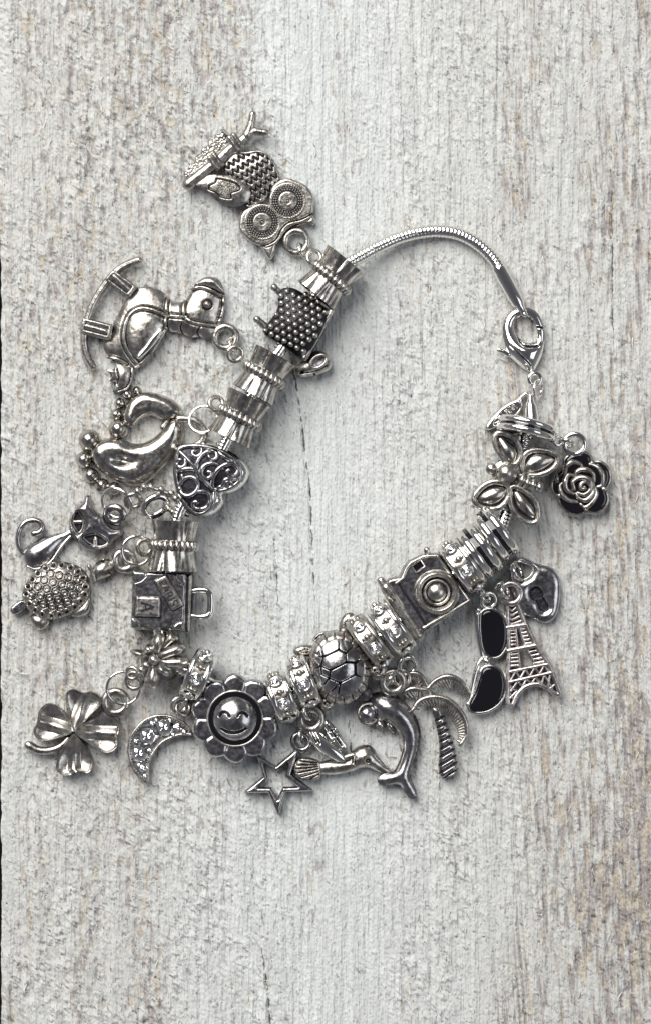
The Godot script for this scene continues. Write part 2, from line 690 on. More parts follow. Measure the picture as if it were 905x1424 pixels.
# what the surface is like at a point: [height, chipped, crevice, streak, tuft]
func surface_at(x: float, y: float) -> Array:
	var w := wear(x, y)
	var rt := smoothstep(620.0, 760.0, x)
	var lx := x - y * 0.3
	var calm := 1.0 - 0.75 * exp(-pow((x - 442.0 - 0.015 * y) / 45.0, 2)) - 0.35 * exp(-pow((x - 500.0) / 70.0, 2))
	var tuft := nB.get_noise_2d(lx, y * 0.45)
	var streak := nD.get_noise_2d(x, y * 0.045)
	var rough := (0.5 + 0.45 * clampf(nA.get_noise_2d(x * 0.7 + 900.0, y * 0.3) * 1.6, -0.7, 1.0) + 0.35 * clampf(w, 0.0, 0.8)) * clampf(calm, 0.15, 1.0)
	# torn layers like shingles: a slow rise, then a ragged step down
	var warp := nC.get_noise_2d(lx * 0.5, y * 0.3) * 1.1 + nB.get_noise_2d(lx * 1.3 + 500.0, y * 1.1) * 0.32
	var s := fposmod((y - 0.25 * x) / 30.0 + warp * 1.4, 1.0)
	var gate := smoothstep(0.02, 0.35, nE.get_noise_2d(lx * 0.55 + 300.0, y * 0.4) + 0.10 * (1.0 - rt)) * (1.0 - 0.6 * rt)
	var h := (tuft * 4.5 + s * s * 5.0 * gate) * rough + streak * 2.2 + nG.get_noise_2d(x, y * 0.035) * 0.7
	# short crevices
	var cn := nC.get_noise_2d(lx * 0.9 + 70.0, y * 0.62 + 40.0)
	var cg := smoothstep(0.03, 0.3, nE.get_noise_2d(x * 0.8 - 210.0, y * 0.55) + 0.28 * clampf(w, 0.0, 0.7) - 0.05)
	var crev := (1.0 - smoothstep(0.0, 0.055, absf(cn))) * cg * clampf(calm, 0.0, 1.0)
	crev = maxf(crev, smoothstep(0.9, 0.97, s) * gate * smoothstep(0.3, 0.7, rough) * smoothstep(-0.1, 0.25, nB.get_noise_2d(x * 0.6, y * 0.6 + 900.0)))
	# plates of paint lost along the grain
	var plate := nE.get_noise_2d((x - y * 0.08) * 1.15, y * lerpf(0.36, 0.15, rt))
	var chip := smoothstep(0.14, 0.42, w * 0.62 + plate * 0.85 - lerpf(0.12, 0.02, rt))
	h -= chip * 1.7
	h -= crev * 3.0
	return [h, chip, crev, streak, tuft]

func wood_height(x: float, y: float) -> float:
	return surface_at(x, y)[0] - crack_depth(x, y) * 6.0

func plank_mesh(x0: float, x1: float, y0: float, y1: float, step: float) -> MB:
	var mb := MB.new()
	var nx := int((x1 - x0) / step) + 1
	var ny := int((y1 - y0) / step) + 1
	for b in ny:
		var y := y0 + (y1 - y0) * b / (ny - 1.0)
		for a in nx:
			var x := x0 + (x1 - x0) * a / (nx - 1.0)
			var d := minf(x - x0, x1 - x)
			var h := wood_height(x, y) - 1.5
			if d < 7.0:
				h -= 4.0 * pow(1.0 - d / 7.0, 2)
			mb.add(Vector3(x + (nF.get_noise_2d(y * 0.6, x0) * 2.0 - 5.0 * (1.0 - smoothstep(230.0, 420.0, y)) * float(x0 > 0.0)) * clampf(1.0 - d / 12.0, 0.0, 1.0), h, y))
	for b in ny - 1:
		for a in nx - 1:
			var p := b * nx + a
			mb.quad(p, p + nx, p + nx + 1, p + 1)
	# the thickness of the plank
	for side in [0, nx - 1]:
		var prev := -1
		for b in ny:
			var t := mb.v[b * nx + side]
			var n := mb.add(t)
			mb.add(Vector3(t.x, -110.0, t.z))
			if prev >= 0:
				if side == 0:
					mb.quad(prev + 1, n + 1, n, prev)
				else:
					mb.quad(prev, n, n + 1, prev + 1)
			prev = n
	return mb

func build_wood():
	nA = noise(3, 0.012, 3)
	nB = noise(11, 0.085, 4)
	nC = noise(21, 0.11, 3)
	nD = noise(31, 0.07, 3)
	nE = noise(41, 0.075, 4)
	nF = noise(51, 0.05, 3)
	nG = noise(57, 0.2, 2)
	cracks = [
		[Vector3(393, 430, 1.5), Vector3(412, 540, 0), Vector3(421, 600, 0), Vector3(431, 690, 0), Vector3(437, 840, 0)],
		[Vector3(379, 735, 1.0), Vector3(384, 790, 0), Vector3(386, 850, 0)],
		[Vector3(362, 1310, 1.7), Vector3(371, 1370, 0), Vector3(381, 1490, 0)],
		[Vector3(848, 190, 1.1), Vector3(850, 330, 0), Vector3(852, 480, 0)],
		[Vector3(484, 985, 1.3), Vector3(487, 1040, 0), Vector3(489, 1080, 0)],
	]
	var W := 1000
	var H := 1510
	var X0 := -40.0
	var Y0 := -43.0
	var bytes := PackedByteArray()
	bytes.resize(W * H * 3)
	var bump := PackedByteArray()
	bump.resize(W * H)
	var rng := RandomNumberGenerator.new()
	rng.seed = 7
	var grain := noise(61, 0.32, 3)
	var grit := noise(71, 0.21, 2)
	var wash := noise(81, 0.02, 3)
	var hair := noise(91, 0.2, 3)
	var k := 0
	for b in H:
		var y := Y0 + b
		for a in W:
			var x := X0 + a
			var sf := surface_at(x, y)
			var w := wear(x, y)
			var rt := smoothstep(620.0, 760.0, x)
			var f: float = sf[4]
			var g := grain.get_noise_2d(x, y * 0.05)
			var gr := grit.get_noise_2d(x, y * 0.7)
			var chip: float = sf[1]
			var tint := wash.get_noise_2d(x * 1.3, y * 0.35)
			var hue := wash.get_noise_2d(x * 2.6 + 400.0, y * 0.9)
			# paint: thin whitewash over grey wood
			var v := 0.655 + 0.055 * g + 0.06 * f + 0.04 * gr + 0.06 * tint - 0.07 * clampf(w, 0.0, 0.9) + 0.075 * exp(-pow((x - 440.0) / 170.0, 2)) - 0.02
			var c := Vector3(v * 0.985, v * 0.998, v * 0.98)
			var cool := exp(-pow((x - 430.0) / 160.0, 2))
			c = c * Vector3(1.0 - 0.025 * cool, 1.0, 1.0 + 0.02 * cool)
			# ochre and rosy stains in the worn parts
			var st := clampf(w * 1.1 + 0.1, 0.0, 1.0)
			c = c.lerp(Vector3(0.60, 0.53, 0.41), smoothstep(0.15, 0.5, hue) * st * 0.6)
			c = c.lerp(Vector3(0.52, 0.44, 0.43), smoothstep(0.1, 0.5, -hue) * st * 0.55)
			# bare, weathered wood showing where paint is lost
			var warm := clampf(0.4 + hue * 1.6 + gr * 0.6, 0.0, 1.0)
			var bare := Vector3(0.30, 0.265, 0.265).lerp(Vector3(0.5, 0.435, 0.35), warm) * (1.0 + 0.35 * g + 0.2 * gr)
			c = c.lerp(bare, chip * lerpf(0.66, 0.76, rt))
			c = c.lerp(Vector3(0.12, 0.11, 0.125), float(sf[2]) * 0.85)
			var spot := smoothstep(0.66, 0.74, gr + f * 0.3)
			c = c.lerp(Vector3(0.2, 0.11, 0.07), spot * 0.7)
			var cr := crack_depth(x, y)
			if cr > 0.0:
				c = c.lerp(Vector3(0.05, 0.045, 0.05), smoothstep(0.05, 0.6, cr) * 0.9)
			bytes[k * 3] = int(clampf(pow(maxf(c.x, 0.0), 1.0 / 2.2), 0.0, 1.0) * 255.0)
			bytes[k * 3 + 1] = int(clampf(pow(maxf(c.y, 0.0), 1.0 / 2.2), 0.0, 1.0) * 255.0)
			bytes[k * 3 + 2] = int(clampf(pow(maxf(c.z, 0.0), 1.0 / 2.2), 0.0, 1.0) * 255.0)
			bump[k] = int(clampf(0.5 + 0.36 * g + 0.26 * gr + 0.3 * hair.get_noise_2d(x - y * 0.3, y * 0.3) - 0.4 * float(sf[2]), 0.0, 1.0) * 255.0)
			k += 1
	var m := StandardMaterial3D.new()
	m.resource_name = "whitewashed rough sawn wood"
	m.albedo_texture = ImageTexture.create_from_image(Image.create_from_data(W, H, false, Image.FORMAT_RGB8, bytes))
	m.heightmap_enabled = true
	m.heightmap_texture = ImageTexture.create_from_image(Image.create_from_data(W, H, false, Image.FORMAT_L8, bump))
	m.heightmap_scale = 0.036
	m.roughness = 0.85
	m.metallic_specular = 0.3
	org = Vector2(CX, CY)
	root = Node3D.new()
	root.name = "table_top"
	root.set_meta("kind", "structure")
	root.set_meta("label", "whitewashed rough sawn wooden boards under the bracelet")
	add_child(root)
	for r in [[2.2, 965.0, 1.9], [-240.0, -4.0, 5.0]]:
		var mb := plank_mesh(r[0], r[1], -40.0, 1464.0, r[2])
		var o := part(mb, "plank", m)
		var arr: Array = o.mesh.surface_get_arrays(0)
		var uv := PackedVector2Array()
		for p in mb.v:
			uv.push_back(Vector2(fposmod(p.x - X0, W) / W, (p.z - Y0) / H))
		arr[Mesh.ARRAY_TEX_UV] = uv
		var am := ArrayMesh.new()
		am.add_surface_from_arrays(Mesh.PRIMITIVE_TRIANGLES, arr)
		am.surface_set_material(0, m)
		o.mesh = am
	# torn slivers that stand up from the sawn surface
	var sl := MB.new()
	tube(sl, PackedVector3Array([Vector3(0, 0, 0), Vector3(0.3, 0.08, 0.05), Vector3(0.62, 0.12, 0.07), Vector3(1, 0.15, 0.0)]), PackedFloat32Array([0.035, 0.05, 0.04, 0.008]), 5)
	var hold := Node3D.new()
	root = hold
	org = Vector2.ZERO
	var shape := part(sl, "sliver", null).mesh
	hold.free()
	var mm := MultiMesh.new()
	mm.transform_format = MultiMesh.TRANSFORM_3D
	mm.use_colors = true
	mm.mesh = shape
	mm.instance_count = 9000
	for q in mm.instance_count:
		var x := rng.randf_range(8, 960)
		var y := rng.randf_range(-36, 1460)
		if q % 3 > 0 and wear(x, y) < 0.1:
			x = rng.randf_range(8, 960)
			y = rng.randf_range(-36, 1460)
		var len := rng.randf_range(3.0, 8.0) * (1.9 if rng.randf() < 0.06 else 1.0)
		var ang := PI * 0.5 + rng.randfn(-0.28, 0.5) + (PI if rng.randf() < 0.5 else 0.0)
		var up := rng.randf_range(0.0, 0.25)
		var bs := turned(ang) * Basis(Vector3.BACK, up)
		bs = bs.scaled_local(Vector3(len, len * rng.randf_range(0.7, 1.5), len * rng.randf_range(0.7, 1.5)))
		mm.set_instance_transform(q, Transform3D(bs, Vector3((x - CX) * S, (wood_height(x, y) - 1.4) * S, (y - CY) * S)))
		var t := rng.randf()
		var c := Color(0.76, 0.76, 0.74) if t < 0.8 else (Color(0.6, 0.52, 0.4) if t < 0.9 else Color(0.3, 0.26, 0.22))
		mm.set_instance_color(q, c)
	var mi := MultiMeshInstance3D.new()
	mi.name = "wood_slivers"
	mi.multimesh = mm
	var sm := plain("sliver", Color(1, 1, 1), 0.85)
	sm.vertex_color_use_as_albedo = true
	mi.material_override = sm
	mi.set_meta("kind", "stuff")
	mi.set_meta("label", "tiny torn wood slivers standing up from the sawn boards")
	add_child(mi)

# ---------------------------------------------------------------- the snake chain and its fittings
func build_chain():
	thing("snake_chain", "silver snake chain of the bracelet arching bare at upper right, carrying all the beads", "bracelet chain", 560, 330, 14)
	var way := [694, 374, 13, 686, 361, 11, 672, 346, 10, 654, 333, 10, 632, 324, 10, 606, 321, 10, 580, 324, 11, 552, 332, 14, 522, 346, 20, 494, 362, 29, 474, 374, 36, 446, 402, 34, 415, 445, 27, 392, 484, 33, 367, 520, 37, 333, 580, 37, 300, 640, 37, 262, 690, 37, 245, 730, 37, 241, 775, 37, 226, 835, 36, 226, 890, 36, 240, 918, 36, 275, 938, 31, 327, 966, 20, 392, 970, 31, 424, 948, 37, 470, 925, 37, 515, 891, 38, 545, 873, 38, 593, 828, 38, 642, 787, 39, 664, 766, 39, 690, 741, 36, 708, 690, 25, 722, 640, 22, 730, 600, 24]
	var p2 := PackedVector2Array()
	var ph := PackedVector2Array()
	for k in range(0, way.size(), 3):
		p2.push_back(Vector2(way[k], way[k + 1]))
	# heights follow along
	var path := PackedVector3Array()
	for k in p2.size() - 1:
		var a := p2[maxi(0, k - 1)]
		var b := p2[k]
		var c := p2[k + 1]
		var d := p2[mini(p2.size() - 1, k + 2)]
		var m := maxi(2, int(b.distance_to(c) / 0.85)) if k < 10 or k > 30 else maxi(2, int(b.distance_to(c) / 1.7))
		for q in m:
			var t := float(q) / m
			var pt := b.cubic_interpolate(c, a, d, t)
			var h0: float = way[k * 3 + 2]
			var h1: float = way[k * 3 + 5]
			path.push_back(Vector3(pt.x, lerpf(h0, h1, t), pt.y))
	var mb := MB.new()
	var seg := 20
	var run := 0.0
	var prev := PackedInt32Array()
	for k in path.size():
		var t := (path[mini(k + 1, path.size() - 1)] - path[maxi(k - 1, 0)]).normalized()
		if k > 0:
			run += path[k].distance_to(path[k - 1])
		var side := t.cross(Vector3.UP).normalized()
		var up := side.cross(t)
		var ids := PackedInt32Array()
		for q in seg:
			var f := TAU * q / seg
			# interlocking plates: slanted ribs round the chain
			var phase := run / 5.3 + 1.1 * sin(f - 0.6)
			var rib := absf(sin(PI * phase))
			ids.push_back(mb.add(path[k] + (up * cos(f) - side * sin(f)) * (7.0 + 2.3 * sqrt(rib))))
		if k > 0:
			for q in seg:
				var w := (q + 1) % seg
				mb.quad(prev[q], ids[q], ids[w], prev[w])
		prev = ids
	part(mb, "chain", M.bright)
	fr(480, 290, 2.919)
	# end cap at the clasp: a tube pinched flat into an eye
	mb = MB.new()
	var a := zp(622, 246)
	var b := zp(724, 428)
	var c3 := lift(PackedVector2Array([a, a.lerp(b, 0.2), a.lerp(b, 0.6), a.lerp(b, 0.76), a.lerp(b, 0.84), a.lerp(b, 0.93), b]), 12, 15)
	tube(mb, c3, PackedFloat32Array([10.2, 10.2, 10.0, 9.0, 5.8, 4.8, 4.4]), 16, false, 0.95, false)
	ball(mb, c3[6], 4.6)
	ball(mb, c3[0], 10.0, 9.5)
	part(mb, "end_cap", M.bright)
	# end cap at the other end
	mb = MB.new()
	fr(640, 530, 3.935)
	a = zp(385, 235)
	b = zp(376, 82)
	var q3 := lift(PackedVector2Array([a, a.lerp(b, 0.3), a.lerp(b, 0.62), a.lerp(b, 0.78), b]), 28, 20)
	tube(mb, q3, PackedFloat32Array([10.0, 9.6, 8.6, 6.0, 4.4]), 12, false, 0.95, false)
	ball(mb, q3[4], 4.4)
	part(mb, "end_cap", M.bright)

	fr(480, 290, 2.919)
	thing("lobster_clasp", "polished silver lobster claw clasp below the bare chain's end cap", "clasp", 726, 478, 12)
	cast("body", [cl([700, 402, 748, 403, 782, 428, 801, 476, 806, 520, 800, 580, 782, 626, 757, 662, 737, 660, 690, 622, 650, 580, 634, 520, 637, 470, 660, 426]), cl([690, 452, 716, 436, 744, 440, 768, 466, 778, 505, 772, 540, 740, 545, 706, 528, 684, 490])],
		{"hb": 3, "e": 7, "H": 15, "pw": 0.5}, [[op([808, 486, 776, 480]), 1.5, -5.0], [op([690, 500, 720, 556, 780, 560], 2), 2.0, -3.0], [op([668, 556, 720, 606, 752, 640], 2), 1.6, -2.0]], M.bright, null, 0.9)
	bar("lever", op([660, 592, 640, 580, 622, 574]), 12, [4.0, 3.4], M.bright)
	hoop("eye", zp(768, 692), 11, 8.2, 2.7, M.bright, Vector3(0.1, 1, 0))

	thing("jump_ring", "small silver jump ring between the lobster clasp and the oval tag", "jump ring", 744, 543, 12)
	hoop("wire", zp(779, 733), 14, 11.5, 2.1, M.bright, Vector3(0.85, 0.5, 0.1))

	fr(665, 540, 7.54)
	thing("oval_tag", "leaf shaped silver tag with raised lettering above the butterfly bead", "tag", 700, 575, 12)
	var tg := cast("plate", cl([60, 415, 110, 330, 190, 240, 290, 160, 400, 105, 430, 70, 480, 30, 520, 40, 500, 80, 452, 120, 460, 180, 420, 260, 330, 320, 240, 380, 150, 420, 100, 438]), {"hb": 9, "e": 3, "H": 4, "w": 4, "slope": Vector2(0.1, 0.02)}, [], M.bright, null, 0.8)
	bar("rim", PackedVector2Array(), drape(cl([150, 385, 200, 270, 300, 185, 400, 142, 440, 160, 430, 220, 360, 300, 260, 362, 190, 390], 1.5), tg[1], 0.3), 0.9, M.bright, null, true)
	var lt := MB.new()
	for s in [[170, 365, 200, 350, 215, 320, 190, 310, 165, 335], [215, 345, 240, 320, 215, 285, 205, 300], [245, 330, 265, 300, 235, 262], [262, 300, 246, 275], [275, 312, 300, 280, 262, 238, 292, 242], [312, 285, 282, 222, 330, 262, 305, 205], [340, 250, 318, 190, 362, 228, 345, 178], [372, 222, 362, 172, 400, 205]]:
		tube(lt, drape(op(s, 1.2), tg[1], 0.3), 0.75, 5)
	part(lt, "lettering", M.bright)

# ---------------------------------------------------------------- beads
func ax3(d: Vector2) -> Vector3:
	return Vector3(d.x, 0, d.y).normalized()

func pleated_bead(label: String, c: Vector2, along: Vector2, L: float, R: float, loop: Vector2, loop_r: float, loop_axis: Vector3, twist: float):
	thing("pleated_bead", label, "bead", c.x, c.y, 40, "pleated flared silver beads on the bracelet")
	var h := R + 3.0
	var A := ax3(along)
	var C := Vector3(c.x, h, c.y)
	var half := L / 2.0
	for s in [-1.0, 1.0]:
		var mb := MB.new()
		var prof := []
		for k in 9:
			var t := k / 8.0
			prof.push_back([lerpf(3.5, half, t), R * (0.82 + 0.18 * pow(t, 1.3))])
		prof.push_back([half + 0.6, R - 1.2])
		prof.push_back([half, R - 2.6])
		prof.push_back([half - 5.0, R - 5.0])
		var seed_: float = twist + s
		var fold := func(t: float, f: float) -> float:
			var g := fposmod(f / TAU * 7.0 + seed_ + 0.25 * sin(f * 2.0 + seed_), 1.0)
			var v := 1.0 - 0.14 * pow(1.0 - minf(1.0, minf(g * 7.0, (1.0 - g) * 1.7)), 1.6)
			return lerpf(1.0, v, clampf(t / half, 0.25, 1.0))
		lathe(mb, C, A * s, prof, 84, fold)
		part(mb, "flared_sleeve", M.smooth)
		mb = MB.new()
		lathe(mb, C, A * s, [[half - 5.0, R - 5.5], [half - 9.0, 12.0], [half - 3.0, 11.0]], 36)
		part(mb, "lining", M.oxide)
	var bb := MB.new()
	var u := Vector3.UP
	var w := A.cross(u)
	var bs := MB.new()
	lathe(bs, C, A, [[-7.0, R * 0.8], [-6.0, R * 0.88], [6.0, R * 0.88], [7.0, R * 0.8]], 40)
	var turn := atan2(A.z, A.x)
	for k in 23:
		var f := TAU * (k + twist) / 23
		var p := C + (u * cos(f) + w * sin(f)) * (R * 0.9)
		ball(bb, p, 7.4, 4.7, 4.7, turn, 14, 8)
	var band := part(bs, "waist_band", M.oxide)
	part(bb, "beading", M.antique, band)
	var mb := MB.new()
	ring(mb, Vector3(loop.x, h * 0.75, loop.y), loop_r, 3.3, loop_axis)
	part(mb, "loop", M.antique)

func spacer_bead(label: String, c: Vector2, along: Vector2, W0: float, R: float, h: float, phase: float, loop := Vector2.ZERO, fancy := false):
	thing("crystal_spacer_bead", label, "bead", c.x, c.y, 40, "crystal set spacer beads on the bracelet")
	var W := W0 + 5.0
	var A := ax3(along)
	var C := Vector3(c.x, h, c.y)
	var hw := W / 2.0
	var mb := MB.new()
	lathe(mb, C, A, [[-hw, 11], [-hw, R - 5], [-hw + 0.8, R - 2.4], [-hw + 2.6, R - 0.6], [-hw + 4.8, R], [-hw + 7.0, R - 0.7], [-hw + 7.8, R - 3.0]], 48)
	lathe(mb, C, A, [[hw - 7.8, R - 3.0], [hw - 7.0, R - 0.7], [hw - 4.8, R], [hw - 2.6, R - 0.6], [hw - 0.8, R - 2.4], [hw, R - 5], [hw, 11]], 48)
	part(mb, "rim", M.bright if not fancy else M.antique)
	mb = MB.new()
	lathe(mb, C, A, [[-hw + 7.7, R - 3.0], [hw - 7.7, R - 3.0]], 48)
	part(mb, "channel", M.antique)
	hw = W / 2.0
	var u := Vector3.UP
	var w := A.cross(u)
	var n := 12
	for k in n:
		var f := TAU * (k + phase) / n
		if cos(f) < -0.25:
			continue
		var out := u * cos(f) + w * sin(f)
		var p := C + out * (R - 2.6)
		if k % 2 == 0:
			var st := MB.new()
			ring(st, p + out * 2.0, 7.6, 1.7, out, 1.0, 0.0, 8, 24)
			ball(st, p - out * 3.0, 6.5)
			var cup := part(st, "setting", M.bright)
			var gm := MB.new()
			gem(gm, p + out * 2.6, out, 6.8)
			part(gm, "crystal", M.crystal, cup)
		else:
			var bl := MB.new()
			ball(bl, p + out * 1.0, 4.6)
			ball(bl, p + out * 1.0 + A * 5.2, 2.5, 2.5, 2.5, 0, 10, 6)
			ball(bl, p + out * 1.0 - A * 5.2, 2.5, 2.5, 2.5, 0, 10, 6)
			part(bl, "grain", M.antique)
	if loop != Vector2.ZERO:
		var side := (loop - c).normalized()
		mb = MB.new()
		var lr := 7.0
		ring(mb, Vector3(loop.x, h * 0.42, loop.y), lr, 2.9, Vector3(-side.y, 0.35, side.x), 1.0)
		part(mb, "loop", M.bright)

func band_spacer(label: String, c: Vector2, A: Vector3, W: float, R: float, h: float, loop := Vector3.ZERO, loop_axis := Vector3.UP):
	thing("black_band_spacer", label, "bead", c.x, c.y, 40, "silver spacer rings with a black enamel stripe")
	var C := Vector3(c.x, h, c.y)
	var hw := W / 2.0
	var mb := MB.new()
	for s in [-1.0, 1.0]:
		var o := []
		var mid: float = s * (hw - W * 0.235)
		var rr := W * 0.235
		for k in 13:
			var f := TAU * k / 12.0
			o.push_back([mid - cos(f) * rr, R - rr + sin(f) * rr])
		lathe(mb, C, A, o, 56)
	lathe(mb, C, A, [[-hw * 0.9, 11], [-hw * 0.9, R - 4.0]], 40)
	lathe(mb, C, A, [[hw * 0.9, R - 4.0], [hw * 0.9, 11]], 40)
	part(mb, "ring", M.bright)
	mb = MB.new()
	lathe(mb, C, A, [[-hw * 0.5, R - 3.2], [-hw * 0.2, R - 2.2], [hw * 0.2, R - 2.2], [hw * 0.5, R - 3.2]], 56)
	part(mb, "enamel_stripe", M.enamel)
	if loop != Vector3.ZERO:
		mb = MB.new()
		ring(mb, loop, 6.2, 2.3, loop_axis)
		part(mb, "loop", M.bright)

func build_beads():
	pleated_bead("pleated flared bead nearest the bare chain, the owl hangs from it", Vector2(460, 386), Vector2(-0.638, 0.77), 64, 33, Vector2(437, 357), 9.5, Vector3(0.2, 1, -0.3), 0.1)
	pleated_bead("pleated flared bead under the hedgehog, the rocking horse hangs from it", Vector2(367, 521), Vector2(-0.486, 0.874), 63, 32, Vector2(327, 492), 10.0, Vector3(0.2, 1, 0.2), 0.45)
	pleated_bead("pleated flared bead directly above the filigree heart, the feet hang from it", Vector2(333, 581), Vector2(-0.447, 0.894), 63, 33, Vector2(301, 561), 9.5, Vector3(0.3, 1, -0.3), 0.8)
	pleated_bead("upright pleated flared bead on top of the suitcase, the small turtle hangs from it", Vector2(242, 759), Vector2(-0.04, 1), 69, 34, Vector2(201, 761), 10.5, Vector3(0.5, 1, 0.1), 0.3)
	hedgehog()
	heart()
	hanger()
	suitcase()
	dragonfly()
	spacer_bead("crystal spacer bead left of the sunflower, the crescent moon hangs from it", Vector2(276, 938), Vector2(0.92, 0.40), 27, 35, 37, 0.3, Vector2(257, 973))
	sunflower()
	spacer_bead("crystal spacer bead touching the sunflower's right side", Vector2(392, 969), Vector2(0.93, -0.36), 27, 35, 37, 0.55)
	spacer_bead("crystal spacer bead left of the domed turtle, its loop over the hummingbird", Vector2(422, 948), Vector2(0.93, -0.36), 25, 36, 38, 0.2, Vector2(426, 981))
	turtle_bead()
	spacer_bead("dark crystal spacer bead right of the domed turtle, the dolphin below it", Vector2(514, 891), Vector2(0.8, -0.6), 25, 39, 41, 0.6, Vector2(539, 938), true)
	spacer_bead("crystal spacer bead against the camera's lower left side, above the palm tree", Vector2(544, 873), Vector2(0.8, -0.6), 27, 41, 42, 0.3, Vector2(570, 914))
	camera_bead()
	spacer_bead("crystal spacer bead against the camera's upper right side, above the sunglasses", Vector2(642, 786), Vector2(0.8, -0.6), 27, 40, 42, 0.45, Vector2(669, 824))
	band_spacer("black striped spacer ring next to the crystal bead, the tower hangs from it", Vector2(666, 766), ax3(Vector2(0.8, -0.6)), 30, 40, 42, Vector3(694, 20, 814), Vector3(0.5, 0.4, 0.6))
	band_spacer("black striped spacer ring nearer the butterfly, the padlock hangs from it", Vector2(688, 742), ax3(Vector2(0.8, -0.6)), 30, 40, 42, Vector3(714, 18, 787), Vector3(0.6, 0.4, 0.4))
	butterfly()
	fr(640, 530, 3.935)
	band_spacer("black striped spacer ring between the oval tag and the butterfly, the rose hangs from it", zp(362, 266), Vector3(-0.24, 0.13, 0.95), 22, 42, 40, Vector3(776, 24, 613), Vector3(0.3, 0.9, -0.2))

func hedgehog():
	fr(270, 330, 3.62)
	thing("hedgehog_bead", "hedgehog bead with rows of round spines, head at lower right", "bead", 415, 447, 40)
	var r := cast("back", cl([440, 262, 500, 258, 590, 310, 680, 368, 690, 385, 640, 490, 570, 605, 545, 608, 470, 560, 380, 500, 352, 480, 370, 440, 420, 360, 425, 300]), {"hb": 6, "e": 36, "H": 26, "pw": 0.4}, [], M.oxide, null, 1.5)
	var s: Dictionary = r[1]
	var o := zp(470, 275)
	var ux := (zp(672, 385) - zp(470, 275)) / 6.4
	var uy := (zp(378, 478) - zp(470, 275)) / 7.0
	var field := Geometry2D.offset_polygon(cl([452, 252, 520, 262, 668, 360, 548, 588, 470, 550, 352, 482, 385, 420, 425, 360, 425, 300]), -1.5)[0]
	for b in range(-1, 11):
		for a in range(-3, 10):
			var p := o + ux * (a + (0.5 if b % 2 != 0 else 0.0)) + uy * b
			if not Geometry2D.is_point_in_polygon(p, field):
				continue
			var mb := MB.new()
			var h := hs(s, p)
			tube(mb, PackedVector3Array([Vector3(p.x, h - 2, p.y), Vector3(p.x - 0.4, h + 2.0, p.y + 0.2)]), [4.5, 4.1], 10)
			part(mb, "spine", M.antique)
	# rope edge
	var e := MB.new()
	var ra := zp(688, 372)
	var rb := zp(556, 606)
	tube(e, lift(PackedVector2Array([ra, ra.lerp(rb, 0.5), rb]), 42), 4.4, 8)
	for k in 15:
		var q := ra.lerp(rb, (k + 0.5) / 15.0)
		ball(e, Vector3(q.x - 3.4, 44, q.y - 2), 2.7, 2.7, 2.7, 0, 8, 6)
	part(e, "rope_edge", M.antique)
	for f in [[zp(452, 300), zp(404, 252)], [zp(372, 458), zp(318, 412)]]:
		var l := MB.new()
		tube(l, lift(PackedVector2Array([f[0], f[1]]), 30, 34), [5.5, 4.8], 10)
		ball(l, Vector3(f[1].x, 35, f[1].y), 5.4)
		part(l, "foot", M.antique)
	cast("head", cl([508, 660, 530, 630, 560, 605, 600, 570, 650, 572, 688, 605, 694, 630, 678, 662, 630, 684, 580, 696, 530, 696]), {"hb": 5, "e": 12, "H": 16}, [[op([530, 682, 600, 672, 670, 640]), 1.3, -3.0], [PackedVector2Array([zp(543, 674)]), 3.0, -7.0], [PackedVector2Array([zp(604, 684)]), 2.2, -5.0]], M.antique, null, 0.9)
	var ear := MB.new()
	var ov := oval(zp(624, 622), 12.0, 7.6, -0.55)
	tube(ear, lift(ov, 34), 2.5, 8, true)
	part(ear, "ear", M.antique)
	cast("ear_hollow", oval(zp(624, 622), 10.5, 6.2, -0.55), {"hb": 28, "e": 3, "H": -2.0, "pw": 1.0}, [], M.grime, null, 1.0)

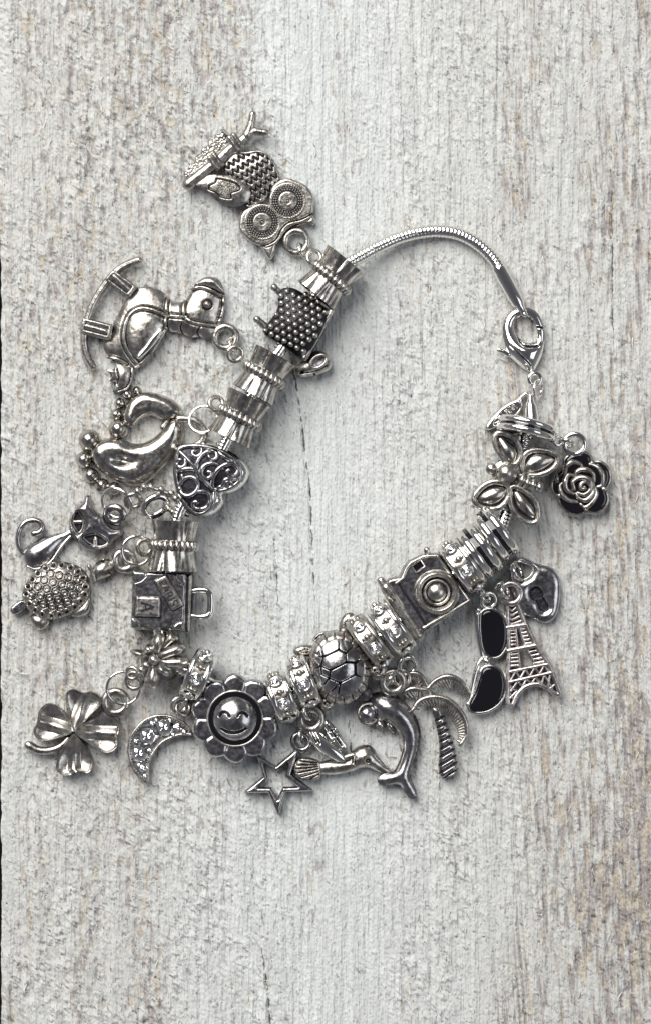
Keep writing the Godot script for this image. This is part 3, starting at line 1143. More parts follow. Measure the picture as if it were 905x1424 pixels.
func heart():
	fr(190, 540, 5.028)
	thing("filigree_heart_bead", "heart shaped bead with scrolled filigree over a black recess", "bead", 295, 668, 40)
	cast("body", cl([272, 440, 300, 405, 380, 388, 480, 382, 560, 402, 640, 430, 720, 480, 765, 530, 785, 590, 765, 650, 720, 700, 650, 735, 605, 740, 612, 790, 580, 845, 520, 885, 450, 895, 400, 880, 340, 830, 295, 750, 268, 660, 256, 580]), {"hb": 4, "e": 28, "H": 14, "w": 15}, [], M.bright, null, 1.4)
	var face := cl([296, 440, 330, 412, 430, 405, 530, 420, 620, 455, 690, 510, 722, 575, 712, 650, 640, 700, 575, 715, 550, 705, 548, 760, 520, 830, 460, 872, 410, 868, 350, 820, 310, 745, 286, 660, 278, 560], 1.5)
	var r := cast("recess", Geometry2D.offset_polygon(face, -1.5)[0], {"hb": 40, "e": 4, "H": 7, "w": 30}, [], M.oxide, null, 1.4)
	var rim := MB.new()
	tube(rim, lift(face, 46), 3.4, 8, true)
	part(rim, "face_rim", M.bluish)
	var s: Dictionary = r[1]
	for q in [
		[300, 440, 345, 480, 390, 530, 420, 570, 445, 615, 490, 660, 530, 700, 560, 730],
		[420, 570, 430, 515, 465, 465, 520, 440, 555, 450, 565, 480, 545, 502, 515, 495, 508, 478],
		[440, 405, 462, 430, 455, 465, 425, 482, 398, 470, 392, 448, 412, 438],
		[300, 580, 330, 568, 380, 562, 418, 572],
		[345, 500, 345, 535, 320, 555, 292, 540, 290, 510, 312, 500],
		[322, 610, 320, 650, 305, 690, 330, 740, 370, 750, 415, 725, 435, 680, 420, 635, 385, 620, 350, 625, 322, 650],
		[370, 760, 400, 730, 460, 720, 505, 735, 515, 780, 490, 830, 445, 842, 405, 830, 400, 800, 420, 790, 428, 800],
		[530, 695, 535, 640, 560, 580, 610, 540, 660, 530, 700, 555, 705, 590, 680, 612, 645, 605, 630, 582, 645, 570],
		[600, 560, 560, 530, 500, 530, 462, 560, 460, 605, 490, 632, 522, 615, 525, 588, 505, 585],
		[555, 700, 600, 680, 620, 640, 650, 635, 700, 630, 720, 600],
		[610, 700, 640, 690, 625, 660, 655, 650, 668, 672],
		[560, 430, 600, 470, 640, 495, 690, 515],
		[300, 745, 330, 790, 352, 808],
		[545, 720, 540, 770, 520, 815, 512, 840]]:
		var mb := MB.new()
		var p := op(q, 2.0)
		tube(mb, drape(p, s, 1.6), PackedFloat32Array(taper(p.size(), 4.0, 0.75)), 8, false, 1.15)
		part(mb, "scroll", M.bluish)

func taper(n: int, r: float, least: float) -> Array:
	var o := []
	for k in n:
		o.push_back(r * lerpf(1.0, least, absf(2.0 * k / maxf(1, n - 1.0) - 1.0)))
	return o

func hanger():
	fr(160, 670, 6.96)
	thing("bail_bead", "small silver hanger bead with a beaded collar under the heart, the cat hangs from it", "bead", 223, 692, 30)
	var mb := MB.new()
	ring(mb, Vector3(zp(390, 235).x, 32, zp(390, 235).y), 17.5, 5.0, Vector3(0.25, 0.9, 0.35), 0.72, 0.55)
	part(mb, "collar", M.bright)
	mb = MB.new()
	for q in [[228, 92], [290, 52], [355, 52], [452, 75], [548, 112], [590, 160]]:
		var p := zp(q[0], q[1])
		ball(mb, Vector3(p.x, 40, p.y), 5.2, 4.6)
	tube(mb, lift(op([215, 110, 290, 72, 360, 66, 450, 92, 540, 130, 610, 190, 650, 270]), 36), 4.0, 8)
	part(mb, "beaded_edge", M.antique)
	mb = MB.new()
	for q in [[640, 190], [680, 250], [700, 310], [665, 300], [600, 330], [560, 290], [520, 260]]:
		var p := zp(q[0], q[1])
		ball(mb, Vector3(p.x, 33, p.y), 4.6, 4.6)
	part(mb, "grain", M.antique)
	hoop("loop", zp(180, 185), 27, 10.5, 2.8, M.antique, Vector3(0.1, 0.85, 0.5))

func suitcase():
	fr(160, 660, 5.656)
	thing("suitcase_bead", "suitcase shaped bead with PARIS sticker and a handle on its right", "bead", 225, 836, 40)
	var ang := 0.035
	var B := turned(ang)
	cast("case", z([150, 762, 600, 782, 606, 800, 588, 1228, 575, 1236, 150, 1212, 128, 1196, 148, 775]), {"hb": 5, "e": 40, "H": 6, "w": 5}, [[z([572, 790, 562, 1225]), 2.2, -4.0]], M.antique, null, 1.2)
	cast("front", z([166, 768, 550, 778, 560, 790, 540, 1212, 528, 1218, 148, 1202, 138, 1190, 156, 778]), {"hb": 45, "e": 5, "H": 3, "w": 3}, [
		[z([158, 845, 205, 830, 240, 800, 250, 768]), 1.9, -3.4], [z([478, 776, 490, 820, 520, 850, 556, 862]), 1.9, -3.4],
		[z([134, 1122, 175, 1135, 205, 1165, 212, 1204]), 1.9, -3.4], [z([456, 1214, 462, 1185, 490, 1160, 540, 1148]), 1.9, -3.4]], M.bluish, null, 0.8)
	for c in [[z([158, 768, 246, 770, 236, 800, 200, 832, 156, 842]), 0], [z([482, 778, 552, 780, 558, 856, 522, 846, 494, 818]), 0], [z([140, 1126, 175, 1140, 202, 1168, 208, 1202, 142, 1198]), 0], [z([462, 1212, 466, 1186, 492, 1163, 540, 1152, 536, 1214]), 0]]:
		cast("corner_guard", c[0], {"hb": 50, "e": 3.5, "H": 1.2, "w": 2}, [], M.bluish, null, 1.0)
	for q in [z([304, 838, 318, 820, 398, 778, 418, 784, 548, 1020, 538, 1036, 462, 1076, 442, 1068]), z([162, 960, 178, 946, 358, 952, 376, 966, 372, 1116, 356, 1128, 172, 1122, 156, 1106])]:
		cast("sticker_shade_rim", q, {"hb": 50, "e": 3.6, "H": 0.2, "w": 1}, [], M.oxide, null, 1.0)  # wider dark plate, its rim stands in for the sticker's edge shadow
	var st0: Node3D = cast("sticker", z([312, 836, 322, 826, 398, 786, 412, 790, 538, 1018, 532, 1030, 462, 1066, 446, 1062]), {"hb": 51, "e": 4.5, "H": 3, "w": 3.5}, [], M.antique, null, 0.9)[0]
	var st1: Node3D = cast("sticker", z([172, 962, 184, 955, 356, 960, 366, 972, 362, 1110, 352, 1118, 176, 1112, 164, 1102]), {"hb": 51, "e": 4.5, "H": 3, "w": 3.5}, [], M.antique, null, 0.9)[0]
	var d := (zp(470, 1035) - zp(362, 832)).normalized()
	letters("PARIS", zp(424, 928), d, 10.8, 59.2, 1.0, st0)
	letters("A", zp(262, 1036), Vector2(0, 1), 18.5, 59.2, 0.95, st1)
	var t := MB.new()
	for s in [[zp(262, 1022), zp(215, 1010)], [zp(262, 1050), zp(215, 1062)]]:
		tube(t, lift(PackedVector2Array([s[0], s[1]]), 58.8), 1.0, 6)
	part(t, "lettering", M.oxide, st1)
	var hd := MB.new()
	tube(hd, lift(spline(z([600, 915, 680, 908, 725, 915, 748, 945, 752, 1020, 745, 1085, 722, 1112, 670, 1118, 592, 1112]), false), 30), 5.2, 12, false, 1.2)
	part(hd, "handle", M.bright)
	bar("handle_plate", z([618, 935, 612, 1090]), 30, 4.4, M.grime)

func letters(t: String, c: Vector2, d: Vector2, cap: float, h: float, wide: float, on: Node3D):
	var f := SystemFont.new()
	f.font_names = PackedStringArray(["Droid Sans"])
	var tm := TextMesh.new()
	tm.text = t
	tm.font = f
	tm.font_size = 48
	tm.pixel_size = 0.001
	var k := cap / (0.708 * 48.0) * S / 0.001
	tm.depth = 1.6 * S / k
	tm.curve_step = 2.0
	var o := MeshInstance3D.new()
	o.name = "lettering"
	o.mesh = tm
	o.material_override = M.oxide
	d = d.normalized()
	o.transform = Transform3D(Basis(Vector3(d.x, 0, d.y) * wide * k, Vector3(d.y, 0, -d.x) * k, Vector3.UP * k), Vector3((c.x - org.x) * S, h * S, (c.y - org.y) * S))
	on.add_child(o, true)

func dragonfly():
	fr(150, 870, 6.033)
	thing("dragonfly_bead", "dark bead with a dragonfly of radiating petal wings between suitcase and crystal spacer", "bead", 222, 917, 40)
	var mb := MB.new()
	var A := ax3(Vector2(0.25, 1))
	lathe(mb, Vector3(zp(425, 320).x, 28, zp(425, 320).y), A, [[-24, 10], [-23, 17], [-12, 23], [4, 25], [20, 23], [26, 17], [27, 10]], 40)
	part(mb, "core", M.grime)
	for w in [[[400, 235, 385, 190, 388, 120, 415, 80, 455, 75, 470, 110, 455, 170, 425, 225], 50], [[445, 200, 480, 140, 520, 62, 555, 75, 580, 110, 545, 140, 480, 190], 46],
		[[430, 240, 470, 210, 540, 175, 600, 155, 645, 185, 620, 225, 540, 250, 450, 270], 50], [[440, 295, 500, 280, 600, 265, 670, 285, 680, 320, 650, 345, 560, 345, 480, 330], 48],
		[[420, 320, 450, 335, 500, 370, 525, 395, 505, 415, 460, 405, 425, 370], 47], [[375, 335, 405, 330, 420, 380, 435, 450, 410, 505, 370, 515, 325, 470, 345, 400], 48],
		[[345, 270, 300, 265, 235, 245, 205, 215, 240, 210, 300, 220, 345, 245], 48], [[355, 235, 325, 225, 312, 190, 340, 165, 375, 180, 380, 220], 48]]:
		var c := cl(w[0], 1.5)
		var mid := Vector2.ZERO
		for q in c:
			mid += q / c.size()
		cast("wing", Geometry2D.offset_polygon(c, 1.8)[0], {"hb": w[1] - 14, "e": 15, "H": 12, "pw": 0.55}, [], M.antique, null, 0.9)
	knob("head", zp(392, 283), 60, 7.2)
	knob("body_segment", zp(330, 328), 58, 6.2)
	knob("body_segment", zp(290, 365), 55, 5.2)
	knob("body_segment", zp(272, 395), 50, 3.6)
	hoop("loop", zp(222, 462), 30, 11.5, 2.6, M.antique, Vector3(-0.25, 0.95, 0.1))
	hoop("loop", zp(205, 400), 32, 8, 2.2, M.antique, Vector3(-0.25, 0.95, 0.1))

func sunflower():
	fr(240, 900, 4.114)
	thing("sunflower_bead", "sunflower bead with a smiling face in a black ring", "bead", 327, 1000, 40)
	var c := zp(358, 408)
	for k in 10:
		var f := TAU * k / 10.0 - PI / 2 - 0.02
		var d := Vector2(cos(f), sin(f))
		var s := Vector2(-d.y, d.x)
		var p := PackedVector2Array()
		for q in [[31, -12], [38, -15.5], [46, -18.2], [53, -15.0], [58.5, -8], [61.0, 0], [58.5, 8], [53, 15.0], [46, 18.2], [38, 15.5], [31, 12]]:
			p.push_back(c + d * (q[0] * 1.02) + s * q[1])
		cast("petal", spline(p, true, 1.5), {"hb": 22, "e": 11, "H": 6, "w": 7}, [], M.bluish, null, 1.1)
	cast("base", oval(c, 47, 47), {"hb": 4, "e": 26, "H": 4, "w": 8}, [], M.oxide, null, 1.5)
	var mb := MB.new()
	ring(mb, Vector3(c.x, 44, c.y), 38, 1.7)
	part(mb, "ring", M.antique)
	mb = MB.new()
	lathe(mb, Vector3(c.x, 0, c.y), Vector3.DOWN, [[-45.3, 29], [-44.2, 37.0]], 48)
	part(mb, "black_ring", M.enamel)
	cast("face", oval(c, 30.5, 30.5, 0, 60), {"hb": 40, "e": 6, "H": 19, "pw": 0.55}, [
		[op([272, 392, 282, 374, 300, 367, 320, 376, 328, 392], 1), 1.9, -3.4], [op([372, 392, 382, 376, 402, 370, 420, 378, 430, 392], 1), 1.9, -3.4],
		[op([284, 464, 310, 478, 350, 484, 390, 478, 420, 462], 1), 2.4, -4.2], [op([284, 470, 315, 492, 352, 498, 390, 490, 420, 468], 1), 1.5, 1.8]], M.bluish, null, 0.7)

func turtle_bead():
	fr(400, 840, 4.525)
	thing("turtle_bead", "large domed turtle bead with smooth plated shell between crystal spacers", "bead", 471, 929, 40)
	for q in [[[45, 300, 70, 278, 120, 268, 165, 280, 160, 320, 110, 325, 60, 320], 24], [[330, 160, 340, 110, 370, 72, 405, 70, 412, 110, 395, 160, 365, 190], 26], [[210, 610, 240, 585, 290, 610, 288, 650, 255, 675, 218, 650], 26], [[515, 400, 560, 385, 605, 390, 615, 430, 585, 468, 535, 465], 28]]:
		var o := cl(q[0], 1.5)
		var dots := []
		for k in range(0, o.size(), 5):
			dots.push_back([PackedVector2Array([o[k].lerp(o[(k + o.size() / 2) % o.size()], 0.32)]), 1.7, -3.0])
		cast("flipper", Geometry2D.offset_polygon(o, 1.8)[0], {"hb": 14, "e": q[1] - 12, "H": 7}, dots, M.antique, null, 0.9)
	cast("tail", cl([158, 230, 175, 200, 215, 178, 262, 178, 255, 200, 205, 225, 180, 245]), {"hb": 20, "e": 10, "H": 6}, [[op([175, 225, 200, 200, 240, 188]), 1.5, -3.0]], M.antique, null, 0.9)
	cast("head", cl([440, 560, 480, 520, 520, 535, 530, 575, 500, 610, 455, 605]), {"hb": 14, "e": 12, "H": 10}, [], M.grime, null, 1.0)
	var rim := cl([146, 400, 160, 300, 210, 225, 285, 188, 370, 196, 440, 245, 492, 320, 508, 410, 490, 505, 435, 578, 370, 614, 300, 614, 228, 570, 175, 495], 1.5)
	var ticks := []
	var mid := zp(325, 402)
	for k in 22:
		var f := TAU * k / 22.0
		ticks.push_back([PackedVector2Array([mid + Vector2(cos(f), sin(f)) * 36, mid + Vector2(cos(f), sin(f)) * 52]), 1.2, -2.6])
	cast("shell_rim", Geometry2D.offset_polygon(rim, 4.0)[0], {"hb": 10, "e": 20, "H": 22, "w": 12}, ticks, M.antique, null, 1.0)
	var g := []
	for q in [[225, 330, 320, 285, 362, 308, 366, 362, 268, 412, 210, 385, 225, 330], [268, 412, 366, 362, 428, 365, 425, 440, 330, 490, 262, 462, 268, 412],
		[320, 285, 325, 190], [362, 308, 440, 240], [366, 362, 428, 365, 490, 330], [225, 330, 160, 320], [210, 385, 145, 430], [262, 462, 200, 540], [330, 490, 310, 610], [425, 440, 490, 470], [225, 330, 205, 245], [428, 365, 470, 300], [330, 490, 250, 570], [425, 440, 420, 365], [210, 385, 215, 440, 262, 462]]:
		g.push_back([z(q), 1.2, -2.8])
	cast("shell", Geometry2D.offset_polygon(cl([162, 402, 172, 315, 218, 245, 290, 208, 365, 214, 425, 258, 470, 325, 484, 405, 468, 490, 420, 555, 362, 588, 302, 588, 240, 548, 190, 480], 1.5), 5.5)[0], {"hb": 28, "e": 14, "H": 30, "pw": 0.5}, g, M.bluish, null, 0.75)

func camera_bead():
	fr(510, 740, 4.114)
	thing("camera_bead", "camera shaped bead with a round raised lens and viewfinder", "bead", 593, 828, 40)
	var d := (zp(585, 385) - zp(275, 600)).normalized()
	var q := Vector2(d.y, -d.x)
	cast("body", z([120, 270, 185, 255, 210, 200, 240, 165, 320, 128, 395, 122, 415, 132, 586, 372, 586, 392, 285, 606, 268, 604, 100, 320]), {"hb": 4, "e": 42, "H": 5, "w": 4}, [], M.bluish, null, 1.2)
	var mb := MB.new()
	tube(mb, lift(z([170, 292, 205, 262, 222, 212, 252, 176, 322, 140, 392, 136]), 53), 2.5, 8)
	tube(mb, lift(z([325, 545, 578, 388, 400, 140]), 53), 2.3, 8)
	part(mb, "body_edge", M.antique)
	mb = MB.new()
	tube(mb, lift(z([112, 318, 292, 586]), 48), 8.6, 14, false, 1.0, false)
	for e in [[112, 318], [292, 586]]:
		ball(mb, Vector3(zp(e[0], e[1]).x, 48, zp(e[0], e[1]).y), 8.6)
	part(mb, "grip", M.antique)
	bar("seam", z([180, 290, 345, 545]), 51.4, 1.8, M.oxide)
	mb = MB.new()
	tube(mb, lift(z([98, 305, 82, 278]), 48), [6.0, 5.6], 12)
	part(mb, "knob", M.antique)
	var c := zp(396, 343)
	mb = MB.new()
	lathe(mb, Vector3(c.x, 0, c.y), Vector3.UP, [[44, 32], [58, 31], [63, 28.5], [64.5, 25.5], [63, 22.5], [57, 20.5], [54, 20]], 48)
	var lens := part(mb, "lens", M.antique)
	mb = MB.new()
	lathe(mb, Vector3(c.x, 0, c.y), Vector3.UP, [[54, 20.5], [54.5, 12]], 40)
	part(mb, "lens_well", M.oxide, lens)
	hoop("inner_ring", c, 56.5, 16.6, 1.6, M.antique, Vector3.UP, 1.0, 0.0, lens)
	cast("lens_dome", oval(c, 13.2, 13.2), {"hb": 52, "e": 4, "H": 8, "pw": 0.55}, [], M.antique, lens, 1.0)
	var v := zp(291, 195)
	mb = MB.new()
	var fp := PackedVector2Array([v - d * 7.6 - q * 5.6, v + d * 7.6 - q * 5.6, v + d * 7.6 + q * 5.6, v - d * 7.6 + q * 5.6])
	tube(mb, lift(fp, 52.5), 1.8, 6, true)
	var vf := part(mb, "viewfinder", M.antique)
	cast("viewfinder_pane", PackedVector2Array([v - d * 6.6 - q * 4.6, v + d * 6.6 - q * 4.6, v + d * 6.6 + q * 4.6, v - d * 6.6 + q * 4.6]), {"hb": 46, "e": 5.6, "H": 0.3, "w": 1}, [], M.enamel, vf, 1.0)
	mb = MB.new()
	tube(mb, lift(z([346, 130, 340, 104]), 44), [4.2, 4.6], 10)
	part(mb, "shutter_button", M.antique)

func butterfly():
	fr(640, 530, 3.935)
	thing("butterfly_bead", "butterfly bead with four rimmed wings near the right end of the bracelet", "bead", 707, 662, 40)
	var mb := MB.new()
	lathe(mb, Vector3(zp(285, 530).x, 25, zp(285, 530).y), ax3(Vector2(0.28, -0.96)), [[-46, 10], [-46, 13], [-43, 15], [43, 15], [46, 13], [46, 10]], 32)
	part(mb, "sleeve", M.bright)
	for w in [[[183, 310, 205, 285, 255, 295, 300, 325, 325, 375, 322, 425, 292, 458, 252, 445, 212, 400, 187, 350], [212, 318, 262, 345, 298, 392, 290, 440, 268, 448, 232, 400], 46],
		[[332, 470, 340, 415, 378, 382, 440, 378, 500, 395, 528, 420, 515, 462, 470, 498, 410, 515, 350, 508], [352, 482, 375, 430, 420, 400, 498, 425, 460, 468, 405, 492], 44],
		[[72, 645, 95, 600, 145, 560, 200, 550, 262, 578, 258, 635, 215, 688, 150, 698, 95, 680], [105, 650, 130, 610, 185, 588, 240, 595, 222, 640, 165, 668], 48],
		[[268, 590, 292, 575, 345, 600, 402, 648, 422, 715, 412, 765, 375, 774, 318, 742, 275, 685], [300, 610, 345, 635, 385, 690, 398, 735, 350, 720, 310, 680], 48]]:
		var o: PackedVector2Array = Geometry2D.offset_polygon(cl(w[0], 1.5), 3.0)[0]
		cast("wing", o, {"hb": w[2] - 14, "e": 10, "H": 1, "w": 4}, [], M.oxide, null, 1.2)
		var wing: Node3D = root.get_child(root.get_child_count() - 1)
		var r := MB.new()
		var inset := Geometry2D.offset_polygon(o, -3.0)
		tube(r, lift(inset[0], w[2] + 0.5), 4.1, 10, true, 0.95)
		part(r, "wing_rim", M.antique, wing)
		cast("wing_panel", Geometry2D.offset_polygon(cl(w[1], 1.5), 2.4)[0], {"hb": w[2] - 5, "e": 3.5, "H": 8, "pw": 0.55}, [], M.smooth, wing, 1.0)
	cast("body_plate", oval(zp(275, 520), 27, 22, 0.4), {"hb": 30, "e": 12, "H": 3}, [], M.antique, null, 1.2)
	knob("head", zp(165, 480), 50, 8.2)
	knob("thorax", zp(246, 504), 54, 13.6)
	hoop("collar", zp(246, 504), 50, 12.5, 2.2)
	var a := (zp(428, 580) - zp(330, 540)).angle()
	for q in [[330, 541, 8.6], [360, 555, 8.2], [390, 567, 7.6], [426, 580, 7.0]]:
		mb = MB.new()
		var p := zp(q[0], q[1])
		ball(mb, Vector3(p.x, 50, p.y), 5.0 if q[0] < 420 else 6.0, 8.0, q[2] * 1.12, a)
		part(mb, "abdomen_segment", M.antique)
	bar("abdomen", z([290, 520, 430, 580]), 47, 4.0, M.oxide)

# ---------------------------------------------------------------- pendants
func build_pendants():
	owl()
	horse()
	feet()
	cat()
	small_turtle()
	clover()
	moon()
	star()
	hummingbird()
	dolphin()
	palm()
	sunglasses()
	tower()
	padlock()
	rose()

func owl():
	fr(240, 140, 3.232)
	thing("owl_pendant", "silver owl sitting on a forked branch, upside down at the top of the bracelet", "pendant", 350, 265, 14)
	var zig := []
	var ax := (zp(455, 540) - zp(300, 300)).normalized()
	var sd := Vector2(-ax.y, ax.x)
	var o0 := zp(300, 262)
	for r in 6:
		var c := o0 + (zp(395, 425) - o0) * (r / 5.0)
		var l := PackedVector2Array()
		for k in range(-9, 10):
			l.push_back(c + zp(0, 0) - fo + sd * (k * 4.2) * -1.0 + ax * (3.4 if k % 2 == 0 else -3.4) + sd * -6.0)
		zig.push_back([l, 1.5, -3.2])
	cast("body", cl([235, 320, 238, 280, 275, 236, 330, 236, 385, 228, 418, 240, 448, 270, 478, 345, 450, 390, 420, 440, 385, 470, 340, 478, 330, 430, 300, 380]), {"hb": 4, "e": 9, "H": 7, "pw": 0.4}, zig, M.antique, null, 0.8)
	var edge := MB.new()
	tube(edge, lift(op([262, 246, 290, 233, 330, 237, 385, 229, 420, 241, 450, 272, 478, 342]), 14), 1.9, 8)
	part(edge, "body_edge", M.antique)
	var w := cast("wing", cl([104, 378, 140, 352, 160, 338, 215, 334, 285, 348, 335, 380, 352, 418, 335, 456, 292, 477, 238, 466, 195, 446, 168, 415, 135, 396]), {"hb": 4, "e": 14, "H": 6, "pw": 0.4}, [[op([165, 400, 195, 412, 215, 432, 265, 440, 262, 418, 305, 398, 285, 372, 240, 358, 200, 352, 195, 368, 165, 385, 165, 400]), 1.3, -2.6]], M.antique, null, 0.8)
	var rng := RandomNumberGenerator.new()
	rng.seed = 4
	var gr := MB.new()
	var inner := cl([178, 398, 205, 408, 225, 425, 252, 430, 255, 412, 290, 396, 275, 378, 240, 366, 208, 362, 204, 376])
	for k in 420:
		var p := zp(rng.randf_range(165, 310), rng.randf_range(350, 440))
		if Geometry2D.is_point_in_polygon(p, inner):
			ball(gr, Vector3(p.x, hs(w[1], p) + 0.4, p.y), 1.6, 1.6, 1.6, 0, 7, 5)
	part(gr, "granulation", M.antique)
	# tail feathers behind the branch
	var rough := noise(77, 0.23, 2)
	cast("tail", cl([50, 325, 70, 305, 78, 285, 100, 275, 105, 250, 128, 235, 135, 212, 158, 200, 165, 178, 188, 170, 195, 152, 215, 148, 228, 124, 245, 138, 258, 170, 270, 195, 230, 240, 170, 290, 100, 345, 62, 348], 1.3), {"hb": 4, "e": 6, "H": 3, "w": 4, "fn": func(x, y, h): return h + rough.get_noise_2d(x, y) * 1.7}, [[z([235, 150, 262, 185]), 1.5, -1.5]], M.antique, null, 0.9)
	var bm := MB.new()
	tube(bm, lift(op([72, 376, 130, 330, 200, 275, 270, 210, 318, 178, 352, 140]), 15), [8.4, 7.4], 14)
	tube(bm, lift(op([335, 160, 350, 125, 358, 90, 361, 64]), 16, 18), [7.6, 5.2], 12)
	tube(bm, lift(op([335, 165, 365, 140, 395, 142, 420, 144]), 16, 18), [7.0, 4.6], 12)
	part(bm, "branch", M.antique)
	for c in [[170, 262, 204, 304], [188, 248, 220, 290], [258, 172, 294, 218], [276, 160, 310, 206]]:
		bar("claw", z(c), 21, 4.6, M.antique, null, false, 1.3)
	cast("head", cl([306, 520, 328, 490, 372, 470, 425, 470, 444, 452, 440, 405, 472, 364, 515, 350, 552, 360, 602, 385, 632, 430, 634, 480, 622, 525, 590, 548, 545, 560, 505, 590, 470, 640, 430, 660, 385, 650, 340, 625, 302, 580]), {"hb": 4, "e": 13, "H": 3, "w": 3.5}, [[op([392, 655, 430, 645, 465, 622, 490, 575, 520, 548, 575, 534, 628, 508]), 1.5, -3.0]], M.antique, null, 0.9)
	cast("ear", z([392, 652, 425, 650, 470, 630, 462, 675, 448, 708, 436, 714, 425, 704, 408, 672]), {"hb": 4, "e": 8, "H": 5, "w": 5}, [], M.antique, null, 0.9)
	cast("ear", z([545, 562, 590, 545, 630, 512, 642, 548, 632, 560, 600, 552, 560, 568]), {"hb": 4, "e": 8, "H": 5, "w": 5}, [], M.antique, null, 0.9)
	for c in [zp(517, 452), zp(404, 547)]:
		var mb := MB.new()
		lathe(mb, Vector3(c.x, 0, c.y), Vector3.UP, [[19.6, 23.0], [20.4, 22.2], [20.3, 21]], 44)
		var rim := mb
		mb = MB.new()
		lathe(mb, Vector3(c.x, 0, c.y), Vector3.UP, [[20.3, 23.2], [20.5, 12]], 44)
		var eye := part(mb, "eye", M.oxide)
		ring(rim, Vector3(c.x, 20, c.y), 23.6, 1.8)
		part(rim, "eye_rim", M.antique, eye)
		mb = MB.new()
		for rr in [[16.0, 28], [19.0, 34], [21.8, 40]]:
			for k in int(rr[1]):
				var f: float = TAU * (k + rr[0]) / rr[1]
				ball(mb, Vector3(c.x + cos(f) * rr[0], 21.2, c.y + sin(f) * rr[0]), 1.5, 1.5, 1.5, 0, 7, 5)
		part(mb, "granulation", M.antique, eye)
		cast("iris", oval(c, 13.6, 13.6), {"hb": 17, "e": 5, "H": 2.2, "w": 2.5}, [[PackedVector2Array([c]), 4.4, -5.0]], M.antique, eye, 0.7)
		knob("pupil", c, 19.5, 1.8, M.antique, eye)
	hoop("loop", zp(556, 632), 10, 15.5, 3.9, M.antique)

